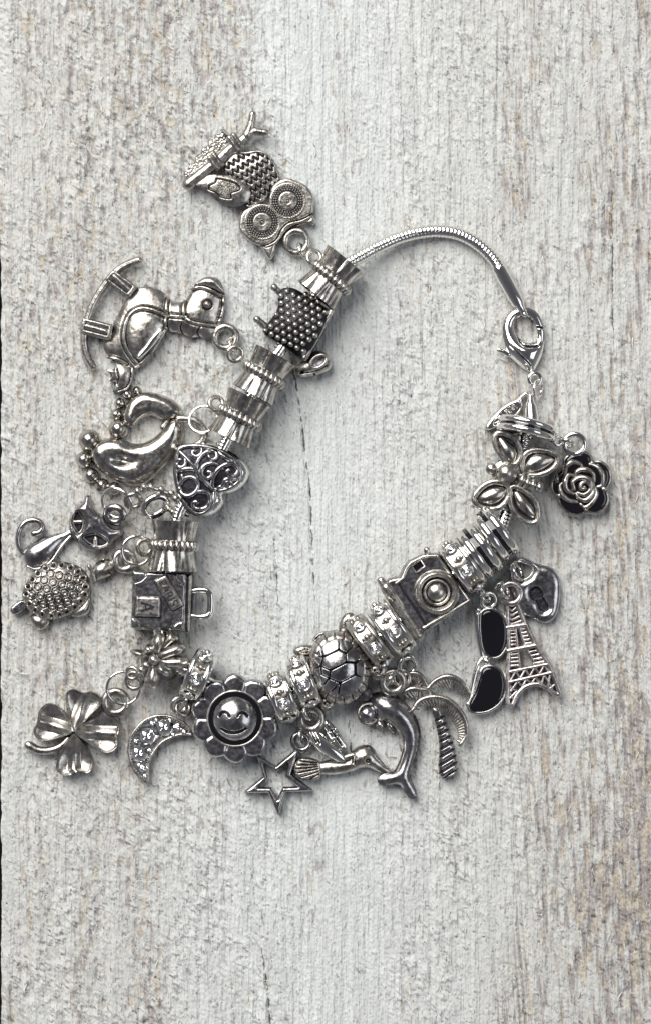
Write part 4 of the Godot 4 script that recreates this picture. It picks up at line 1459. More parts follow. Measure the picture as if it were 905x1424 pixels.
func horse():
	fr(90, 340, 3.481)
	thing("rocking_horse_pendant", "silver rocking horse with bridle and saddle, lying on its curved rocker", "pendant", 200, 440, 14)
	bar("rocker", PackedVector2Array(), lift(op([360, 76, 310, 94, 250, 133, 190, 205, 143, 280, 116, 350, 97, 430, 97, 490, 112, 545, 137, 588]), 10), 5.6, M.antique, null, false, 1.0, 12)
	bar("rocker_ridge", PackedVector2Array(), lift(op([350, 74, 306, 88, 244, 127, 184, 200, 137, 276, 108, 350, 90, 430, 92, 495, 105, 540]), 14.6), 1.4, M.antique)
	var bo := [235, 420, 235, 385, 262, 335, 290, 275, 328, 232, 365, 206, 420, 205, 470, 225, 505, 262, 545, 276, 582, 272, 602, 245, 625, 205, 642, 178, 692, 156, 740, 165, 765, 205, 776, 262, 760, 330, 742, 388, 722, 450, 695, 463, 655, 446, 615, 449, 570, 432, 525, 425, 490, 412, 465, 445, 425, 510, 385, 560, 345, 597, 300, 582, 240, 562, 205, 530, 190, 485]
	var straps := [[500, 258, 494, 300, 492, 345, 486, 400], [582, 275, 576, 310, 582, 350, 620, 376, 680, 388, 742, 392], [494, 345, 540, 348, 590, 352], [618, 216, 660, 206, 715, 225, 770, 255], [770, 250, 765, 320, 745, 385], [300, 575, 250, 552, 212, 545]]
	var grooves := [[oval(zp(690, 292), 6.4, 6.4), 1.6, -3.0], [op([352, 575, 330, 548, 300, 500, 288, 450, 296, 390, 320, 340, 365, 312, 420, 316, 470, 335, 495, 348]), 5.6, -3.2]]
	for q in straps:
		grooves.push_back([op(q), 5.0, -2.6])
	var r := cast("body", cl(bo), {"hb": 4, "e": 7, "H": 17, "pw": 0.5}, grooves + [[op([500, 395, 505, 425, 545, 425]), 1.3, -2.5], [op([568, 380, 560, 405, 572, 430]), 1.4, -2.5], [op([655, 400, 640, 425, 655, 445]), 1.4, -2.5]], M.antique, null, 1.0)
	var s: Dictionary = r[1]
	for l in [[[238, 122, 356, 206, 312, 258, 195, 168], [240, 146, 326, 208, 306, 234, 220, 170], [244, 158, 312, 216]], [[88, 352, 238, 388, 222, 466, 76, 430], [104, 378, 212, 403, 206, 438, 98, 412], [112, 398, 200, 420]]]:
		var leg: Node3D = cast("leg", z(l[0]), {"hb": 6, "e": 12, "H": 3, "w": 2}, [], M.antique, null, 0.9)[0]
		cast("leg_recess", Geometry2D.offset_polygon(z(l[1]), 1.5)[0], {"hb": 18, "e": 3.5, "H": 0.3, "w": 1}, [], M.oxide, leg, 1.0)
		var c := z(l[1])
		bar("leg_frame", PackedVector2Array(), lift(Geometry2D.offset_polygon(c, 2.6)[0], 21), 2.4, M.antique, leg, true)
		bar("leg_panel", z(l[2]), 21.0, 4.2, M.antique, leg)
	cast("saddle", cl([303, 450, 308, 390, 330, 345, 372, 324, 415, 328, 455, 352, 478, 388, 468, 415, 430, 475, 395, 520, 355, 556, 335, 540, 312, 500]), {"hb": 12, "e": 9, "H": 8, "pw": 0.5}, [], M.antique, null, 1.0)
	cast("saddle_flap", cl([470, 405, 476, 420, 440, 480, 395, 530, 360, 556, 352, 540, 385, 500, 430, 440]), {"hb": 14, "e": 10, "H": 3, "w": 3}, [], M.bright, null, 1.0)
	bar("saddle_edge", PackedVector2Array(), drape(op([352, 575, 330, 548, 300, 500, 288, 450, 296, 390, 320, 340, 365, 312, 420, 316, 470, 335, 495, 348]), s, 3.0), 2.7)
	bar("saddle_edge", PackedVector2Array(), drape(op([492, 405, 465, 450, 425, 515, 385, 562, 348, 594]), s, 2.0), 2.7)
	for q in straps:
		bar("strap", PackedVector2Array(), drape(op(q), s, 2.6), 2.4)
	cast("forelock", cl([642, 196, 665, 168, 700, 158, 738, 168, 760, 200, 768, 232, 720, 214, 680, 198]), {"hb": 10, "e": 10, "H": 7}, [], M.antique, null, 1.0)
	knob("eye", zp(690, 292), hs(s, zp(690, 292)) + 1.5, 5.2)
	cast("tail", cl([255, 575, 300, 582, 335, 600, 330, 645, 312, 690, 275, 716, 234, 714, 240, 690, 252, 668, 216, 655, 232, 632, 202, 606, 235, 604], 1.5), {"hb": 4, "e": 8, "H": 9, "pw": 0.5}, [[op([322, 600, 318, 650, 300, 688, 262, 704]), 1.5, -2.5], [op([255, 600, 262, 640, 258, 680]), 1.5, -1.8]], M.antique, null, 0.9)
	hoop("loop", zp(779, 449), 12, 15.0, 4.2, M.antique)

func feet():
	fr(90, 520, 3.232)
	thing("baby_feet_pendant", "pair of smooth silver baby feet, one large and one small, with round toes", "pendant", 185, 620, 14)
	cast("small_foot", cl([262, 180, 288, 122, 340, 84, 400, 84, 470, 108, 515, 142, 528, 175, 500, 202, 440, 206, 390, 188, 350, 200, 312, 238, 285, 238, 264, 212]), {"hb": 4, "e": 6, "H": 13, "w": 13}, [], M.smooth, null, 1.1)
	cast("large_foot", cl([118, 360, 140, 312, 190, 290, 250, 290, 310, 312, 370, 304, 430, 260, 470, 208, 505, 198, 532, 225, 532, 290, 505, 350, 450, 415, 385, 480, 330, 506, 270, 494, 210, 465, 150, 425]), {"hb": 4, "e": 7, "H": 16, "w": 17, "fn": func(x, y, h):
		var p := (Vector2(x, y) - zp(262, 390)).rotated(-0.1)
		var q := pow(p.x / 19.0, 2) + pow(p.y / 9.5, 2)
		return h - 9.0 * exp(-q * 2.2)}, [], M.smooth, null, 1.1)
	for t in [[242, 248, 43], [232, 182, 25], [247, 132, 23], [282, 92, 21], [325, 74, 18], [112, 297, 47], [88, 385, 35], [118, 455, 33], [168, 500, 31], [222, 514, 28]]:
		cast("toe", oval(zp(t[0], t[1]), t[2] / 3.1, t[2] / 3.1), {"hb": 4, "e": 2 + t[2] * 0.07, "H": t[2] * 0.36}, [], M.smooth, null, 0.9)
	bar("bridge", op([440, 240, 470, 205, 510, 190]), 6, 4.0, M.antique)
	bar("bail", PackedVector2Array(), lift(op([515, 203, 550, 204, 590, 212, 618, 240, 628, 275, 612, 310, 590, 322]), 16, 13), 5.4, M.antique, null, false, 0.7, 10)

func cat():
	fr(10, 670, 4.763)
	thing("cat_pendant", "smooth seated cat with slanted hollow eyes and a curled tail, left of the heart", "pendant", 100, 740, 12)
	var eyes := [cl([470, 195, 494, 225, 508, 265, 500, 310, 478, 336, 452, 305, 438, 260, 446, 220], 1.3), cl([508, 366, 550, 350, 600, 350, 645, 372, 668, 402, 640, 424, 590, 426, 545, 404], 1.3)]
	cast("head", [cl([414, 270, 426, 222, 450, 190, 500, 140, 528, 90, 546, 92, 560, 155, 600, 200, 632, 222, 652, 262, 700, 308, 768, 318, 760, 350, 705, 392, 680, 425, 620, 450, 560, 455, 500, 435, 450, 385, 420, 340], 1.5), eyes[0], eyes[1]], {"hb": 8, "e": 8, "H": 9, "w": 12}, [[op([470, 375, 478, 385]), 1.5, 1.0]], M.bluish, null, 0.9)
	for e in eyes:
		var eye: Node3D = cast("eye", Geometry2D.offset_polygon(e, 1.5)[0], {"hb": 6, "e": 4.5, "H": 0.5, "w": 2}, [], M.oxide, null, 1.0)[0]
		bar("eye_edge", PackedVector2Array(), lift(e, 15.8), 1.2, M.antique, eye, true)
	bar("pupil", z([432, 268, 492, 264]), 14, 3.2)
	bar("pupil", z([588, 374, 588, 420]), 14, 3.2)
	cast("body", cl([425, 325, 370, 336, 300, 350, 225, 375, 155, 415, 118, 450, 108, 505, 135, 558, 190, 577, 250, 556, 300, 515, 340, 455, 375, 400, 430, 362]), {"hb": 4, "e": 7, "H": 13}, [], M.bluish, null, 1.0)
	bar("belly_edge", PackedVector2Array(), lift(op([140, 562, 190, 578, 252, 558, 302, 515, 345, 452, 385, 400, 420, 362]), 11), 2.0, M.bright)
	bar("tail", PackedVector2Array(), lift(op([105, 470, 80, 425, 74, 365, 95, 300, 130, 264, 180, 254, 224, 270, 236, 305, 215, 335, 180, 342]), 10), [3.6, 4.6], M.bluish, null, false, 1.0, 10)
	hoop("loop", zp(715, 218), 15, 12.0, 4.0, M.bluish, Vector3(-0.2, 1, 0.2), 0.9)

func small_turtle():
	fr(10, 670, 4.763)
	thing("small_turtle_pendant", "flat turtle pendant with honeycomb patterned shell, below the cat", "pendant", 80, 825, 16)
	var shell := cl([102, 745, 122, 680, 170, 612, 240, 557, 330, 530, 420, 540, 500, 580, 540, 640, 552, 718, 522, 790, 462, 850, 382, 892, 290, 912, 210, 896, 150, 852, 112, 800])
	var c := zp(328, 722)
	var dots := []
	for k in 20:
		var q := shell[int(k * shell.size() / 20.0)]
		var p := q.lerp(c, 0.13)
		dots.push_back([PackedVector2Array([p]), 3.0, -4.0])
	var turn := -0.30
	for b in range(-3, 4):
		for a in range(-4, 5):
			var p := c + Vector2(a * 10.9, b * 12.6 + (6.3 if absi(a) % 2 == 1 else 0.0)).rotated(turn)
			if not Geometry2D.is_point_in_polygon(c + (p - c) * 1.30, shell):
				continue
			for rr in [[6.0, 0.95, -1.8], [3.0, 1.0, 1.3]]:
				var hex := PackedVector2Array()
				for k in 7:
					hex.push_back(p + Vector2(cos(TAU * k / 6.0), sin(TAU * k / 6.0)).rotated(turn) * rr[0])
				dots.push_back([hex, rr[1], rr[2]])
	var r := cast("shell", shell, {"hb": 6, "e": 8, "H": 24, "pw": 0.5}, dots, M.antique, null, 0.7)
	var s: Dictionary = r[1]
	for k in 20:
		var q := shell[int(k * shell.size() / 20.0)]
		var p := q.lerp(c, 0.13)
		bar("rim_dot", PackedVector2Array(), drape(oval(p, 4.2, 4.2, 0, 14), s, 0.8), 1.5, M.antique, r[0], true, 1.0, 6)
	cast("head", cl([548, 610, 560, 575, 590, 540, 630, 515, 670, 512, 702, 540, 708, 580, 685, 618, 630, 642, 580, 655]), {"hb": 7, "e": 8, "H": 13}, [[PackedVector2Array([zp(640, 524)]), 2.6, -2.5], [op([675, 590, 690, 610]), 1.2, -2.0]], M.antique, null, 0.9)
	bar("collar", PackedVector2Array(), lift(op([545, 562, 568, 600, 582, 660]), 20), 3.0)
	cast("tail", cl([24, 858, 30, 830, 95, 782, 135, 798, 130, 832, 50, 882]), {"hb": 5, "e": 9, "H": 3, "w": 3}, [], M.bluish, null, 0.9)
	cast("foot", cl([152, 890, 160, 940, 205, 982, 252, 970, 280, 930, 262, 890, 200, 870]), {"hb": 4, "e": 8, "H": 11}, [], M.antique, null, 1.0)
	cast("foot", cl([420, 880, 470, 895, 530, 875, 553, 815, 545, 765, 480, 820]), {"hb": 4, "e": 8, "H": 8}, [], M.antique, null, 1.0)
	hoop("loop", zp(775, 522), 14, 12.6, 4.2, M.antique)

func clover():
	fr(20, 870, 3.232)
	thing("clover_pendant", "four leaf clover pendant with curved stem at the lower left", "pendant", 100, 1018, 14)
	var mid := zp(270, 476)
	for l in [[[272, 474, 250, 420, 234, 350, 234, 305, 265, 286, 308, 302, 345, 298, 385, 318, 392, 350, 345, 400, 298, 452], [318, 318]],
		[[276, 472, 335, 428, 410, 404, 455, 420, 472, 455, 464, 500, 462, 545, 422, 570, 380, 562, 330, 524], [455, 485]],
		[[272, 480, 302, 518, 342, 570, 357, 622, 332, 660, 292, 652, 262, 668, 215, 668, 190, 638, 202, 580, 240, 522], [270, 640]],
		[[266, 474, 210, 500, 125, 516, 88, 480, 105, 432, 116, 380, 152, 350, 205, 368, 250, 420], [115, 430]]]:
		var o := cl(l[0], 1.5)
		var tip := zp(l[1][0], l[1][1])
		var rimline := o.duplicate()
		rimline.push_back(o[0])
		cast("leaf", o, {"hb": 5, "e": 11, "H": -6.0, "pw": 0.8, "fn": func(x, y, h): return h + 9.0 * exp(-pow(Vector2(x, y).distance_to(mid) / 16.0, 2))}, [[PackedVector2Array([mid, tip]), 10.0, 6.0], [rimline, 2.6, 1.5]], M.antique, null, 1.0)
	bar("stem", PackedVector2Array(), lift(op([245, 505, 215, 538, 165, 560, 110, 560, 66, 538]), 13, 11), [4.0, 6.4], M.antique, null, false, 1.0, 12)
	hoop("loop", zp(455, 345), 13, 15.2, 4.6, M.antique)

func moon():
	fr(20, 870, 3.232)
	thing("crescent_moon_pendant", "crescent moon pendant paved with clear crystals and a milled rim", "pendant", 222, 1042, 12)
	var o := cl([802, 490, 775, 445, 735, 418, 690, 402, 640, 402, 590, 420, 545, 462, 518, 510, 512, 570, 530, 640, 560, 680, 602, 708, 606, 660, 612, 610, 632, 570, 665, 530, 720, 502, 765, 492], 1.3)
	cast("plate", o, {"hb": 5, "e": 8, "H": 1, "w": 2}, [], M.grime, null, 1.0)
	var rim := Geometry2D.offset_polygon(o, -1.5)[0]
	bar("rim", PackedVector2Array(), lift(rim, 14.5), 2.0, M.antique, null, true)
	var mb := MB.new()
	var inn := Geometry2D.offset_polygon(o, -3.6)[0]
	var run := 0.0
	for k in inn.size():
		run += inn[k].distance_to(inn[(k + 1) % inn.size()])
		if run > 2.7:
			run = 0.0
			ball(mb, Vector3(inn[k].x, 14.8, inn[k].y), 1.25, 1.25, 1.25, 0, 7, 5)
	part(mb, "milled_edge", M.antique)
	for g in [[678, 458, 13.0], [602, 498, 12.5], [566, 574, 13.0], [735, 458, 6.0], [765, 478, 4.6], [580, 640, 6.5], [590, 675, 4.0], [622, 440, 4.6], [548, 520, 4.4], [640, 425, 3.2], [700, 425, 3.2], [545, 600, 3.4], [612, 560, 3.4], [640, 500, 3.4], [715, 490, 3.6], [562, 628, 3.0], [600, 640, 3.0]]:
		var p := zp(g[0], g[1])
		mb = MB.new()
		gem(mb, Vector3(p.x, 15.5, p.y), Vector3(0.05, 1, 0.06), g[2], 8 if g[2] > 8 else 6)
		part(mb, "crystal", M.crystal)
	hoop("loop", zp(760, 372), 16, 9.6, 2.6, M.antique, Vector3(0.3, 0.8, -0.3))

func star():
	fr(240, 900, 4.114)
	thing("star_pendant", "open five pointed star outline pendant below the sunflower", "pendant", 388, 1085, 12)
	var o := z([478, 612, 492, 618, 592, 678, 700, 588, 722, 592, 682, 728, 800, 816, 796, 824, 648, 828, 612, 955, 600, 958, 545, 832, 414, 834, 412, 826, 516, 742])
	var i := z([524, 668, 594, 716, 660, 660, 644, 740, 712, 798, 630, 800, 600, 868, 566, 802, 488, 802, 546, 748])
	cast("frame", [o, i], {"hb": 5, "e": 8, "H": 4.5, "w": 5}, [], M.bluish, null, 0.8)
	hoop("loop", zp(738, 540), 13, 12.0, 3.4, M.bluish)

func hummingbird():
	fr(400, 840, 4.525)
	thing("hummingbird_pendant", "hummingbird pendant with raised wings, its beak touching the dolphin's tail", "pendant", 475, 1060, 16)
	cast("body", cl([195, 1062, 185, 1010, 260, 984, 340, 980, 385, 970, 402, 932, 450, 896, 510, 890, 545, 918, 572, 968, 610, 1015, 642, 1042, 636, 1068, 602, 1072, 545, 1044, 500, 1028, 450, 1032, 415, 1048, 330, 1068, 260, 1074]), {"hb": 6, "e": 8, "H": 14}, [[PackedVector2Array([zp(502, 984)]), 4.2, -8.0], [op([405, 960, 408, 1000]), 1.3, -3.0], [op([425, 965, 420, 1010]), 1.1, -2.4]], M.antique, null, 0.9)
	knob("pupil", zp(502, 984), 16, 1.7)
	var ridges := []
	for q in [[190, 1000, 80, 985], [190, 1010, 60, 1010], [190, 1022, 50, 1035], [190, 1035, 60, 1060], [195, 1050, 90, 1085], [200, 1065, 140, 1100]]:
		ridges.push_back([z(q), 1.3, -3.0])
	cast("tail_fan", cl([40, 1040, 50, 1000, 75, 972, 120, 966, 165, 975, 200, 995, 212, 1040, 208, 1082, 190, 1104, 130, 1108, 78, 1098, 50, 1072]), {"hb": 8, "e": 7, "H": 6, "w": 6}, ridges, M.antique, null, 0.8)
	cast("wing", Geometry2D.offset_polygon(cl([130, 786, 165, 795, 230, 840, 300, 900, 348, 958, 352, 984, 290, 968, 210, 920, 160, 870, 138, 825]), 2.2)[0], {"hb": 16, "e": 8, "H": 9}, [[op([150, 800, 165, 840, 185, 870]), 1.2, -3.0], [op([165, 800, 190, 850, 205, 875]), 1.2, -3.0]], M.bright, null, 0.9)
	cast("wing", Geometry2D.offset_polygon(cl([225, 735, 250, 740, 300, 790, 340, 850, 365, 900, 350, 915, 320, 890, 270, 830, 232, 770]), 2.0)[0], {"hb": 14, "e": 6, "H": 5}, [[op([250, 760, 340, 890]), 1.3, -2.5], [z([262, 800, 295, 785]), 1.0, -2.0], [z([285, 835, 322, 820]), 1.0, -2.0]], M.bright, null, 0.8)
	bar("shoulder", op([345, 975, 390, 955, 415, 950]), 18, 3.6)
	hoop("loop", zp(146, 722), 22, 14.8, 5.0, M.antique)

func dolphin():
	fr(400, 840, 4.525)
	thing("dolphin_pendant", "smooth leaping dolphin pendant curved below the domed turtle", "pendant", 545, 1025, 18)
	cast("body", Geometry2D.offset_polygon(cl([520, 592, 570, 566, 640, 568, 715, 612, 780, 690, 815, 765, 822, 840, 805, 930, 780, 1010, 764, 1070, 772, 1120, 796, 1180, 796, 1212, 772, 1212, 738, 1168, 710, 1128, 660, 1122, 600, 1132, 575, 1112, 605, 1082, 672, 1062, 705, 1010, 728, 940, 735, 880, 715, 820, 672, 765, 622, 730, 560, 722, 535, 660]), 2.6)[0], {"hb": 6, "e": 9, "H": 22, "pw": 0.82}, [], M.bluish, null, 1.1)
	knob("head", zp(497, 692), 18, 14.0, M.bluish)
	hoop("collar", zp(507, 690), 18, 14.0, 2.2, M.antique, Vector3(0.35, 1, 0.0))
	cast("flipper", cl([560, 730, 590, 735, 612, 760, 605, 790, 585, 805, 565, 790, 552, 755]), {"hb": 8, "e": 8, "H": 7}, [], M.antique, null, 1.0)
	cast("fin", cl([628, 745, 660, 770, 672, 800, 660, 820, 640, 795, 620, 765]), {"hb": 6, "e": 5, "H": 4}, [[z([635, 760, 662, 805]), 1.2, -2.0]], M.antique, null, 0.9)
	hoop("loop", zp(660, 490), 24, 14.2, 4.4, M.antique, Vector3(0.1, 1, 0.1))

func palm():
	fr(540, 800, 3.481)
	thing("palm_tree_pendant", "palm tree pendant with arched fronds and a striped trunk", "pendant", 607, 1010, 12)
	for f in [[[66, 492, 110, 473, 155, 487, 188, 545], 1, 16], [[55, 575, 110, 548, 150, 552, 190, 560, 205, 590], 1, 17], [[188, 548, 230, 507, 290, 489, 345, 512, 385, 565], 1, 17], [[112, 655, 150, 606, 210, 588, 280, 600, 338, 648, 372, 715, 372, 775, 345, 818], 1, 20]]:
		var p := op(f[0], 1.5)
		var h: float = f[2]
		var m := MB.new()
		tube(m, lift(p, h), PackedFloat32Array(taper(p.size(), 4.2, 0.7)), 10)
		part(m, "frond", M.antique)
		var t := MB.new()
		var leafbed := PackedVector2Array()
		var back := PackedVector2Array()
		var n := p.size()
		var c := Vector2.ZERO
		for q in p:
			c += q / n
		c = c + (p[0].lerp(p[n - 1], 0.5) - c) * 1.1
		for k in range(1, n, 1):
			var d := (p[k] - p[k - 1]).normalized()
			var nn := Vector2(-d.y, d.x)
			if nn.dot(c - p[k]) < 0:
				nn = -nn
			var reach := 14.5 * sin(PI * clampf((k + 2.0) / (n + 3.0), 0.08, 0.92)) + 3.0
			nn = (nn + d * 0.25).normalized()
			leafbed.push_back(p[k])
			back.push_back(p[k] + nn * (reach - 1.0))
			if k % 3 == 0:
				tube(t, PackedVector3Array([Vector3(p[k].x, h, p[k].y), Vector3(p[k].x + nn.x * reach, h - 3.0, p[k].y + nn.y * reach)]), [2.0, 1.6], 7)
		part(t, "leaflets", M.antique)
	var stripes := []
	for k in 9:
		var y := 680 + k * 36
		stripes.push_back([z([200 + k * 4, y + 34, 330, y - 30]), 2.3, -3.0])
	cast("trunk", cl([208, 640, 250, 642, 274, 700, 302, 780, 322, 850, 332, 905, 326, 950, 292, 976, 252, 978, 240, 925, 244, 870, 242, 800, 226, 720]), {"hb": 4, "e": 9, "H": 6, "w": 8}, stripes, M.bluish, null, 0.8)
	hoop("loop", zp(62, 498), 18, 11.0, 3.0, M.antique)

func sunglasses():
	fr(540, 800, 3.481)
	thing("sunglasses_pendant", "folded sunglasses pendant with two black lenses, left of the tower", "pendant", 680, 918, 14)
	var l1 := cl([445, 215, 452, 180, 485, 166, 530, 182, 564, 222, 572, 290, 562, 350, 532, 390, 492, 394, 462, 365, 448, 300])
	var l2 := cl([438, 500, 455, 455, 485, 442, 530, 455, 556, 492, 558, 560, 535, 615, 475, 655, 405, 658, 388, 630, 415, 570])
	for l in [l1, l2]:
		cast("lens", l, {"hb": 8, "e": 8, "H": 2.5, "w": 8}, [], M.enamel, null, 1.0)
		bar("rim", PackedVector2Array(), lift(Geometry2D.offset_polygon(l, 1.0)[0], 14), 2.4, M.bright, null, true)
	bar("temple", PackedVector2Array(), lift(op([432, 165, 430, 250, 440, 330, 452, 385]), 12), 3.6, M.bright)
	bar("temple", PackedVector2Array(), lift(op([450, 405, 430, 440, 408, 520, 388, 610, 385, 630]), 12), 3.4, M.bright)
	knob("hinge", zp(432, 168), 14, 4.4, M.bright)
	knob("hinge", zp(428, 188), 13, 3.2, M.bright)
	knob("hinge", zp(384, 622), 13, 4.0, M.bright)
	knob("bridge", zp(470, 412), 13, 6.0, M.bright)
	bar("bridge_bar", z([462, 392, 490, 448]), 11, 3.4, M.bright)
	hoop("loop", zp(482, 122), 14, 10.5, 2.6, M.bright, Vector3(0.3, 1, 0.2))

func tower():
	fr(540, 800, 3.481)
	thing("tower_pendant", "rosy silver lattice tower pendant with an arched base, between sunglasses and padlock", "pendant", 735, 905, 14)
	var P := func(called: String, a: Array, h: float, r: float):
		bar(called, z(a), h, r, M.rosy, null, false, 1.0, 8)
	var dark := [[572, 150, 622, 150, 660, 232, 574, 248], [576, 258, 612, 256, 622, 345, 580, 352], [630, 252, 664, 246, 700, 322, 655, 330], [580, 378, 628, 372, 634, 440, 578, 455], [676, 362, 712, 352, 752, 412, 704, 424], [578, 478, 770, 436, 780, 462, 580, 512], [578, 525, 780, 480, 822, 565, 770, 545, 715, 525, 660, 535, 618, 578, 594, 622, 580, 616]]
	for q in dark:
		cast("backing", z(q), {"hb": 4, "e": 7, "H": 0.5, "w": 1.5}, [], M.oxide, null, 1.2)
	P.call("leg", [571, 145, 577, 255, 581, 365, 576, 470, 574, 620], 14, 3.7)
	P.call("leg", [622, 145, 658, 232, 706, 332, 775, 432, 828, 566], 14, 3.7)
	P.call("leg", [612, 256, 622, 345, 634, 440], 13, 2.5)
	P.call("leg", [630, 252, 655, 330, 704, 424], 13, 2.5)
	for q in [[572, 254, 660, 238], [578, 366, 708, 338]]:
		P.call("platform", q, 16, 3.6)
	P.call("platform", [580, 468, 770, 428], 15, 2.4)
	P.call("platform", [580, 518, 784, 470], 15, 2.6)
	for k in 5:
		var y := 270 + k * 17
		P.call("brace", [579, y, 613, y - 4], 13.5, 1.9)
		P.call("brace", [634 + k * 5, y - 6, 668 + k * 8, y - 14], 13.5, 1.9)
	for k in 4:
		var y := 385 + k * 18
		P.call("brace", [582, y, 626, y - 5], 13.5, 2.0)
		P.call("brace", [680 + k * 7, y - 12, 716 + k * 11, y - 22], 13.5, 2.0)
	for k in 4:
		var y := 160 + k * 21
		P.call("brace", [576, y, 596, y + 14, 616 + k * 9, y - 4], 13.5, 2.0)
	for k in 8:
		var x := 590 + k * 23
		var top := 470 - (x - 580) * 0.21
		var bot := 512 - (x - 580) * 0.215
		if k % 2 == 0:
			P.call("brace", [x, bot, x + 23, top - 4], 14, 1.9)
		else:
			P.call("brace", [x, top, x + 23, bot - 4], 14, 1.9)
	for q in [[582, 600, 620, 560], [584, 570, 602, 600], [582, 545, 625, 560], [618, 520, 590, 560], [628, 520, 652, 540], [660, 512, 645, 540], [670, 508, 700, 528], [705, 500, 690, 526], [712, 498, 745, 530], [748, 490, 738, 530], [755, 490, 790, 545], [778, 488, 770, 535], [800, 530, 780, 548], [570, 520, 600, 545]]:
		P.call("brace", q, 14, 1.9)
	var arch := op([578, 622, 596, 628, 620, 580, 660, 540, 718, 526, 770, 548, 815, 578, 830, 566], 1.5)
	bar("arch", arch, 14, 3.3, M.rosy)
	hoop("loop", zp(590, 88), 16, 14.0, 3.6, M.rosy)
	bar("neck", z([578, 130, 605, 130]), 14, 4.0, M.rosy)

func padlock():
	fr(690, 760, 9.05)
	thing("padlock_pendant", "heart shaped padlock pendant with a round keyhole, behind the tower's top", "pendant", 745, 825, 10)
	var hole := cl([232, 210, 250, 165, 300, 165, 380, 188, 445, 232, 462, 290, 440, 360, 380, 410, 300, 425, 225, 405, 200, 340], 1.3)
	hole = cl([240, 205, 285, 190, 370, 205, 440, 245, 452, 300, 425, 365, 360, 412, 285, 425, 225, 395, 208, 320], 1.3)
	var key: PackedVector2Array = Geometry2D.offset_polygon(cl([412, 600, 425, 540, 480, 505, 540, 520, 568, 570, 590, 640, 640, 730, 648, 775, 610, 810, 560, 812, 525, 770, 490, 690, 440, 665], 1.3), -0.9)[0]
	cast("body", [cl([160, 330, 190, 240, 235, 165, 300, 140, 390, 155, 470, 200, 560, 230, 650, 250, 730, 300, 785, 400, 798, 520, 790, 680, 770, 800, 730, 890, 670, 945, 600, 962, 500, 930, 400, 890, 320, 840, 250, 760, 190, 600, 165, 450], 1.5), hole, key], {"hb": 4, "e": 6, "H": 6, "w": 11}, [], M.bluish, null, 0.8)
	cast("keyhole", Geometry2D.offset_polygon(key, 1.0)[0], {"hb": 3, "e": 3, "H": 0.5, "w": 1}, [], M.oxide, null, 1.0)
	var d := MB.new()
	for q in [[375, 845], [360, 850], [392, 858], [510, 915], [480, 905], [575, 935]]:
		ball(d, Vector3(zp(q[0], q[1]).x, 12, zp(q[0], q[1]).y), 2.2, 1.6)
	part(d, "bead_trim", M.bright)
	bar("shackle_edge", PackedVector2Array(), lift(hole, 12), 1.6, M.bright, null, true)

func rose():
	fr(640, 530, 3.935)
	thing("rose_pendant", "rose pendant with black enamel between silver petal edges, at the far right", "pendant", 808, 672, 14)
	cast("petal_base", cl([500, 555, 520, 510, 560, 470, 568, 425, 610, 395, 660, 388, 705, 402, 722, 438, 765, 440, 808, 478, 818, 540, 798, 595, 806, 650, 780, 700, 735, 722, 690, 716, 640, 733, 585, 718, 548, 680, 528, 630, 505, 605]), {"hb": 4, "e": 9, "H": 5, "w": 7}, [], M.enamel, null, 1.0)
	var outer := cl([500, 555, 520, 510, 560, 470, 568, 425, 610, 395, 660, 388, 705, 402, 722, 438, 765, 440, 808, 478, 818, 540, 798, 595, 806, 650, 780, 700, 735, 722, 690, 716, 640, 733, 585, 718, 548, 680, 528, 630, 505, 605])
	bar("outer_edge", PackedVector2Array(), lift(Geometry2D.offset_polygon(outer, -1.0)[0], 13), 3.0, M.antique, null, true)
	for q in [[[570, 520, 575, 470, 605, 445, 650, 452, 665, 475], 17], [[705, 455, 750, 475, 775, 520, 770, 570, 745, 580], 17], [[735, 585, 742, 620, 715, 665, 680, 690, 655, 672], 17], [[635, 660, 590, 652, 555, 620, 542, 570, 560, 555], 17], [[560, 470, 565, 500], 15], [[722, 440, 712, 460], 15], [[798, 597, 770, 585], 15], [[690, 716, 680, 690], 15], [[530, 630, 550, 620], 15], [[520, 510, 530, 560], 15],
		[[620, 535, 635, 495, 680, 485, 722, 508, 728, 545], 20], [[722, 560, 720, 610, 685, 650, 645, 640, 632, 615], 20], [[625, 520, 585, 515, 570, 550, 580, 595, 615, 615], 20],
		[[618, 590, 610, 555, 640, 532, 680, 530, 708, 555, 705, 595, 675, 620, 640, 612], 23]]:
		var p := op(q[0], 1.5)
		var mb := MB.new()
		tube(mb, lift(p, q[1], -1.0, 1.0), PackedFloat32Array(taper(p.size(), 4.3, 0.6)), 10, false, 1.0)
		part(mb, "petal", M.antique)
	cast("petal_core", oval(zp(660, 572), 16, 17), {"hb": 10, "e": 8, "H": 3}, [], M.enamel, null, 1.0)
	var sp := PackedVector2Array()
	for k in 22:
		var f := 0.4 + k * 0.32
		sp.push_back(zp(670, 580) + Vector2(cos(f), sin(f)) * (1.0 + k * 0.42))
	var mb2 := MB.new()
	tube(mb2, lift(sp, 27, 23), PackedFloat32Array(taper(22, 3.2, 0.7)), 10)
	part(mb2, "bud", M.antique)
	hoop("loop", zp(622, 346), 15, 14.0, 3.4, M.bright)

# ---------------------------------------------------------------- wire rings that join pendants to beads
func link(label: String, c: Vector2, h: float, big: float, r: float, axis: Vector3, squash := 1.0, turn := 0.0, m: Material = null):
	thing("jump_ring", label, "jump ring", c.x, c.y, h, "wire rings joining pendants to beads")
	hoop("wire", c, h, big, r, m if m else M.bright, axis, squash, turn)

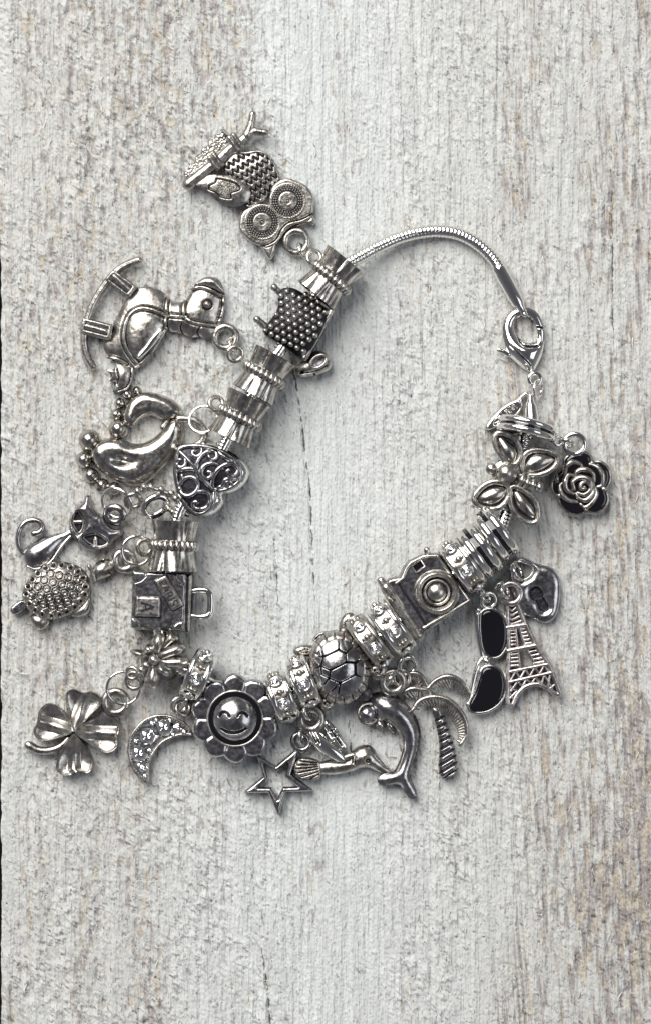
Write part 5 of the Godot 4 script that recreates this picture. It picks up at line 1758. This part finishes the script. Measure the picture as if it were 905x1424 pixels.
func build_rings():
	link("jump ring linking the owl's loop to its pleated bead", Vector2(421, 349), 15, 11, 2.0, Vector3(0.9, 0.35, -0.5))
	link("jump ring linking the rocking horse's loop to its pleated bead", Vector2(325, 481), 15, 12, 2.0, Vector3(0.93, 0.3, -0.3))
	link("wide jump ring linking the baby feet's bail to its pleated bead", Vector2(283, 583), 22, 20, 1.9, Vector3(-0.2, 0.9, -0.35))
	link("oval jump ring linking the cat's loop to the hanger bead", Vector2(163, 700), 20, 22, 2.2, Vector3(-0.35, 0.75, 0.35))
	link("wide jump ring linking the small turtle's loop to the pleated bead on the suitcase", Vector2(190, 766), 20, 20, 2.0, Vector3(0.15, 0.95, 0.1))
	link("thin jump ring linking the clover's loop to the dragonfly bead", Vector2(172, 957), 20, 23, 1.6, Vector3(0.1, 0.95, 0.15))
	link("jump ring linking the crescent moon to its crystal spacer", Vector2(250, 980), 18, 12, 2.4, Vector3(0.5, 0.8, 0.3))
	link("jump ring linking the star's loop to the bead beside the sunflower", Vector2(419, 1023), 20, 10, 2.4, Vector3(0.95, 0.3, 0.1))
	link("jump ring holding the hummingbird's loop under its crystal spacer", Vector2(427, 990), 28, 10, 2.8, Vector3(0.9, 0.35, -0.3))
	link("jump ring linking the dolphin's loop to the dark crystal spacer", Vector2(544, 945), 26, 8, 2.4, Vector3(0.8, 0.4, 0.5))
	link("jump ring linking the palm tree to its crystal spacer", Vector2(566, 926), 20, 12, 2.6, Vector3(0.3, 0.9, 0.2))
	link("jump ring linking the sunglasses to their crystal spacer", Vector2(673, 828), 20, 9, 2.2, Vector3(0.7, 0.5, -0.5))
	link("jump ring linking the tower's loop to the black striped spacer", Vector2(701, 822), 22, 10, 2.4, Vector3(0.85, 0.4, -0.35))
	link("jump ring linking the padlock to the black striped spacer", Vector2(719, 795), 18, 12, 2.4, Vector3(0.85, 0.4, -0.4))
	link("jump ring linking the rose's loop to the black striped spacer", Vector2(787, 616), 20, 9, 2.2, Vector3(-0.2, 0.4, 0.9))
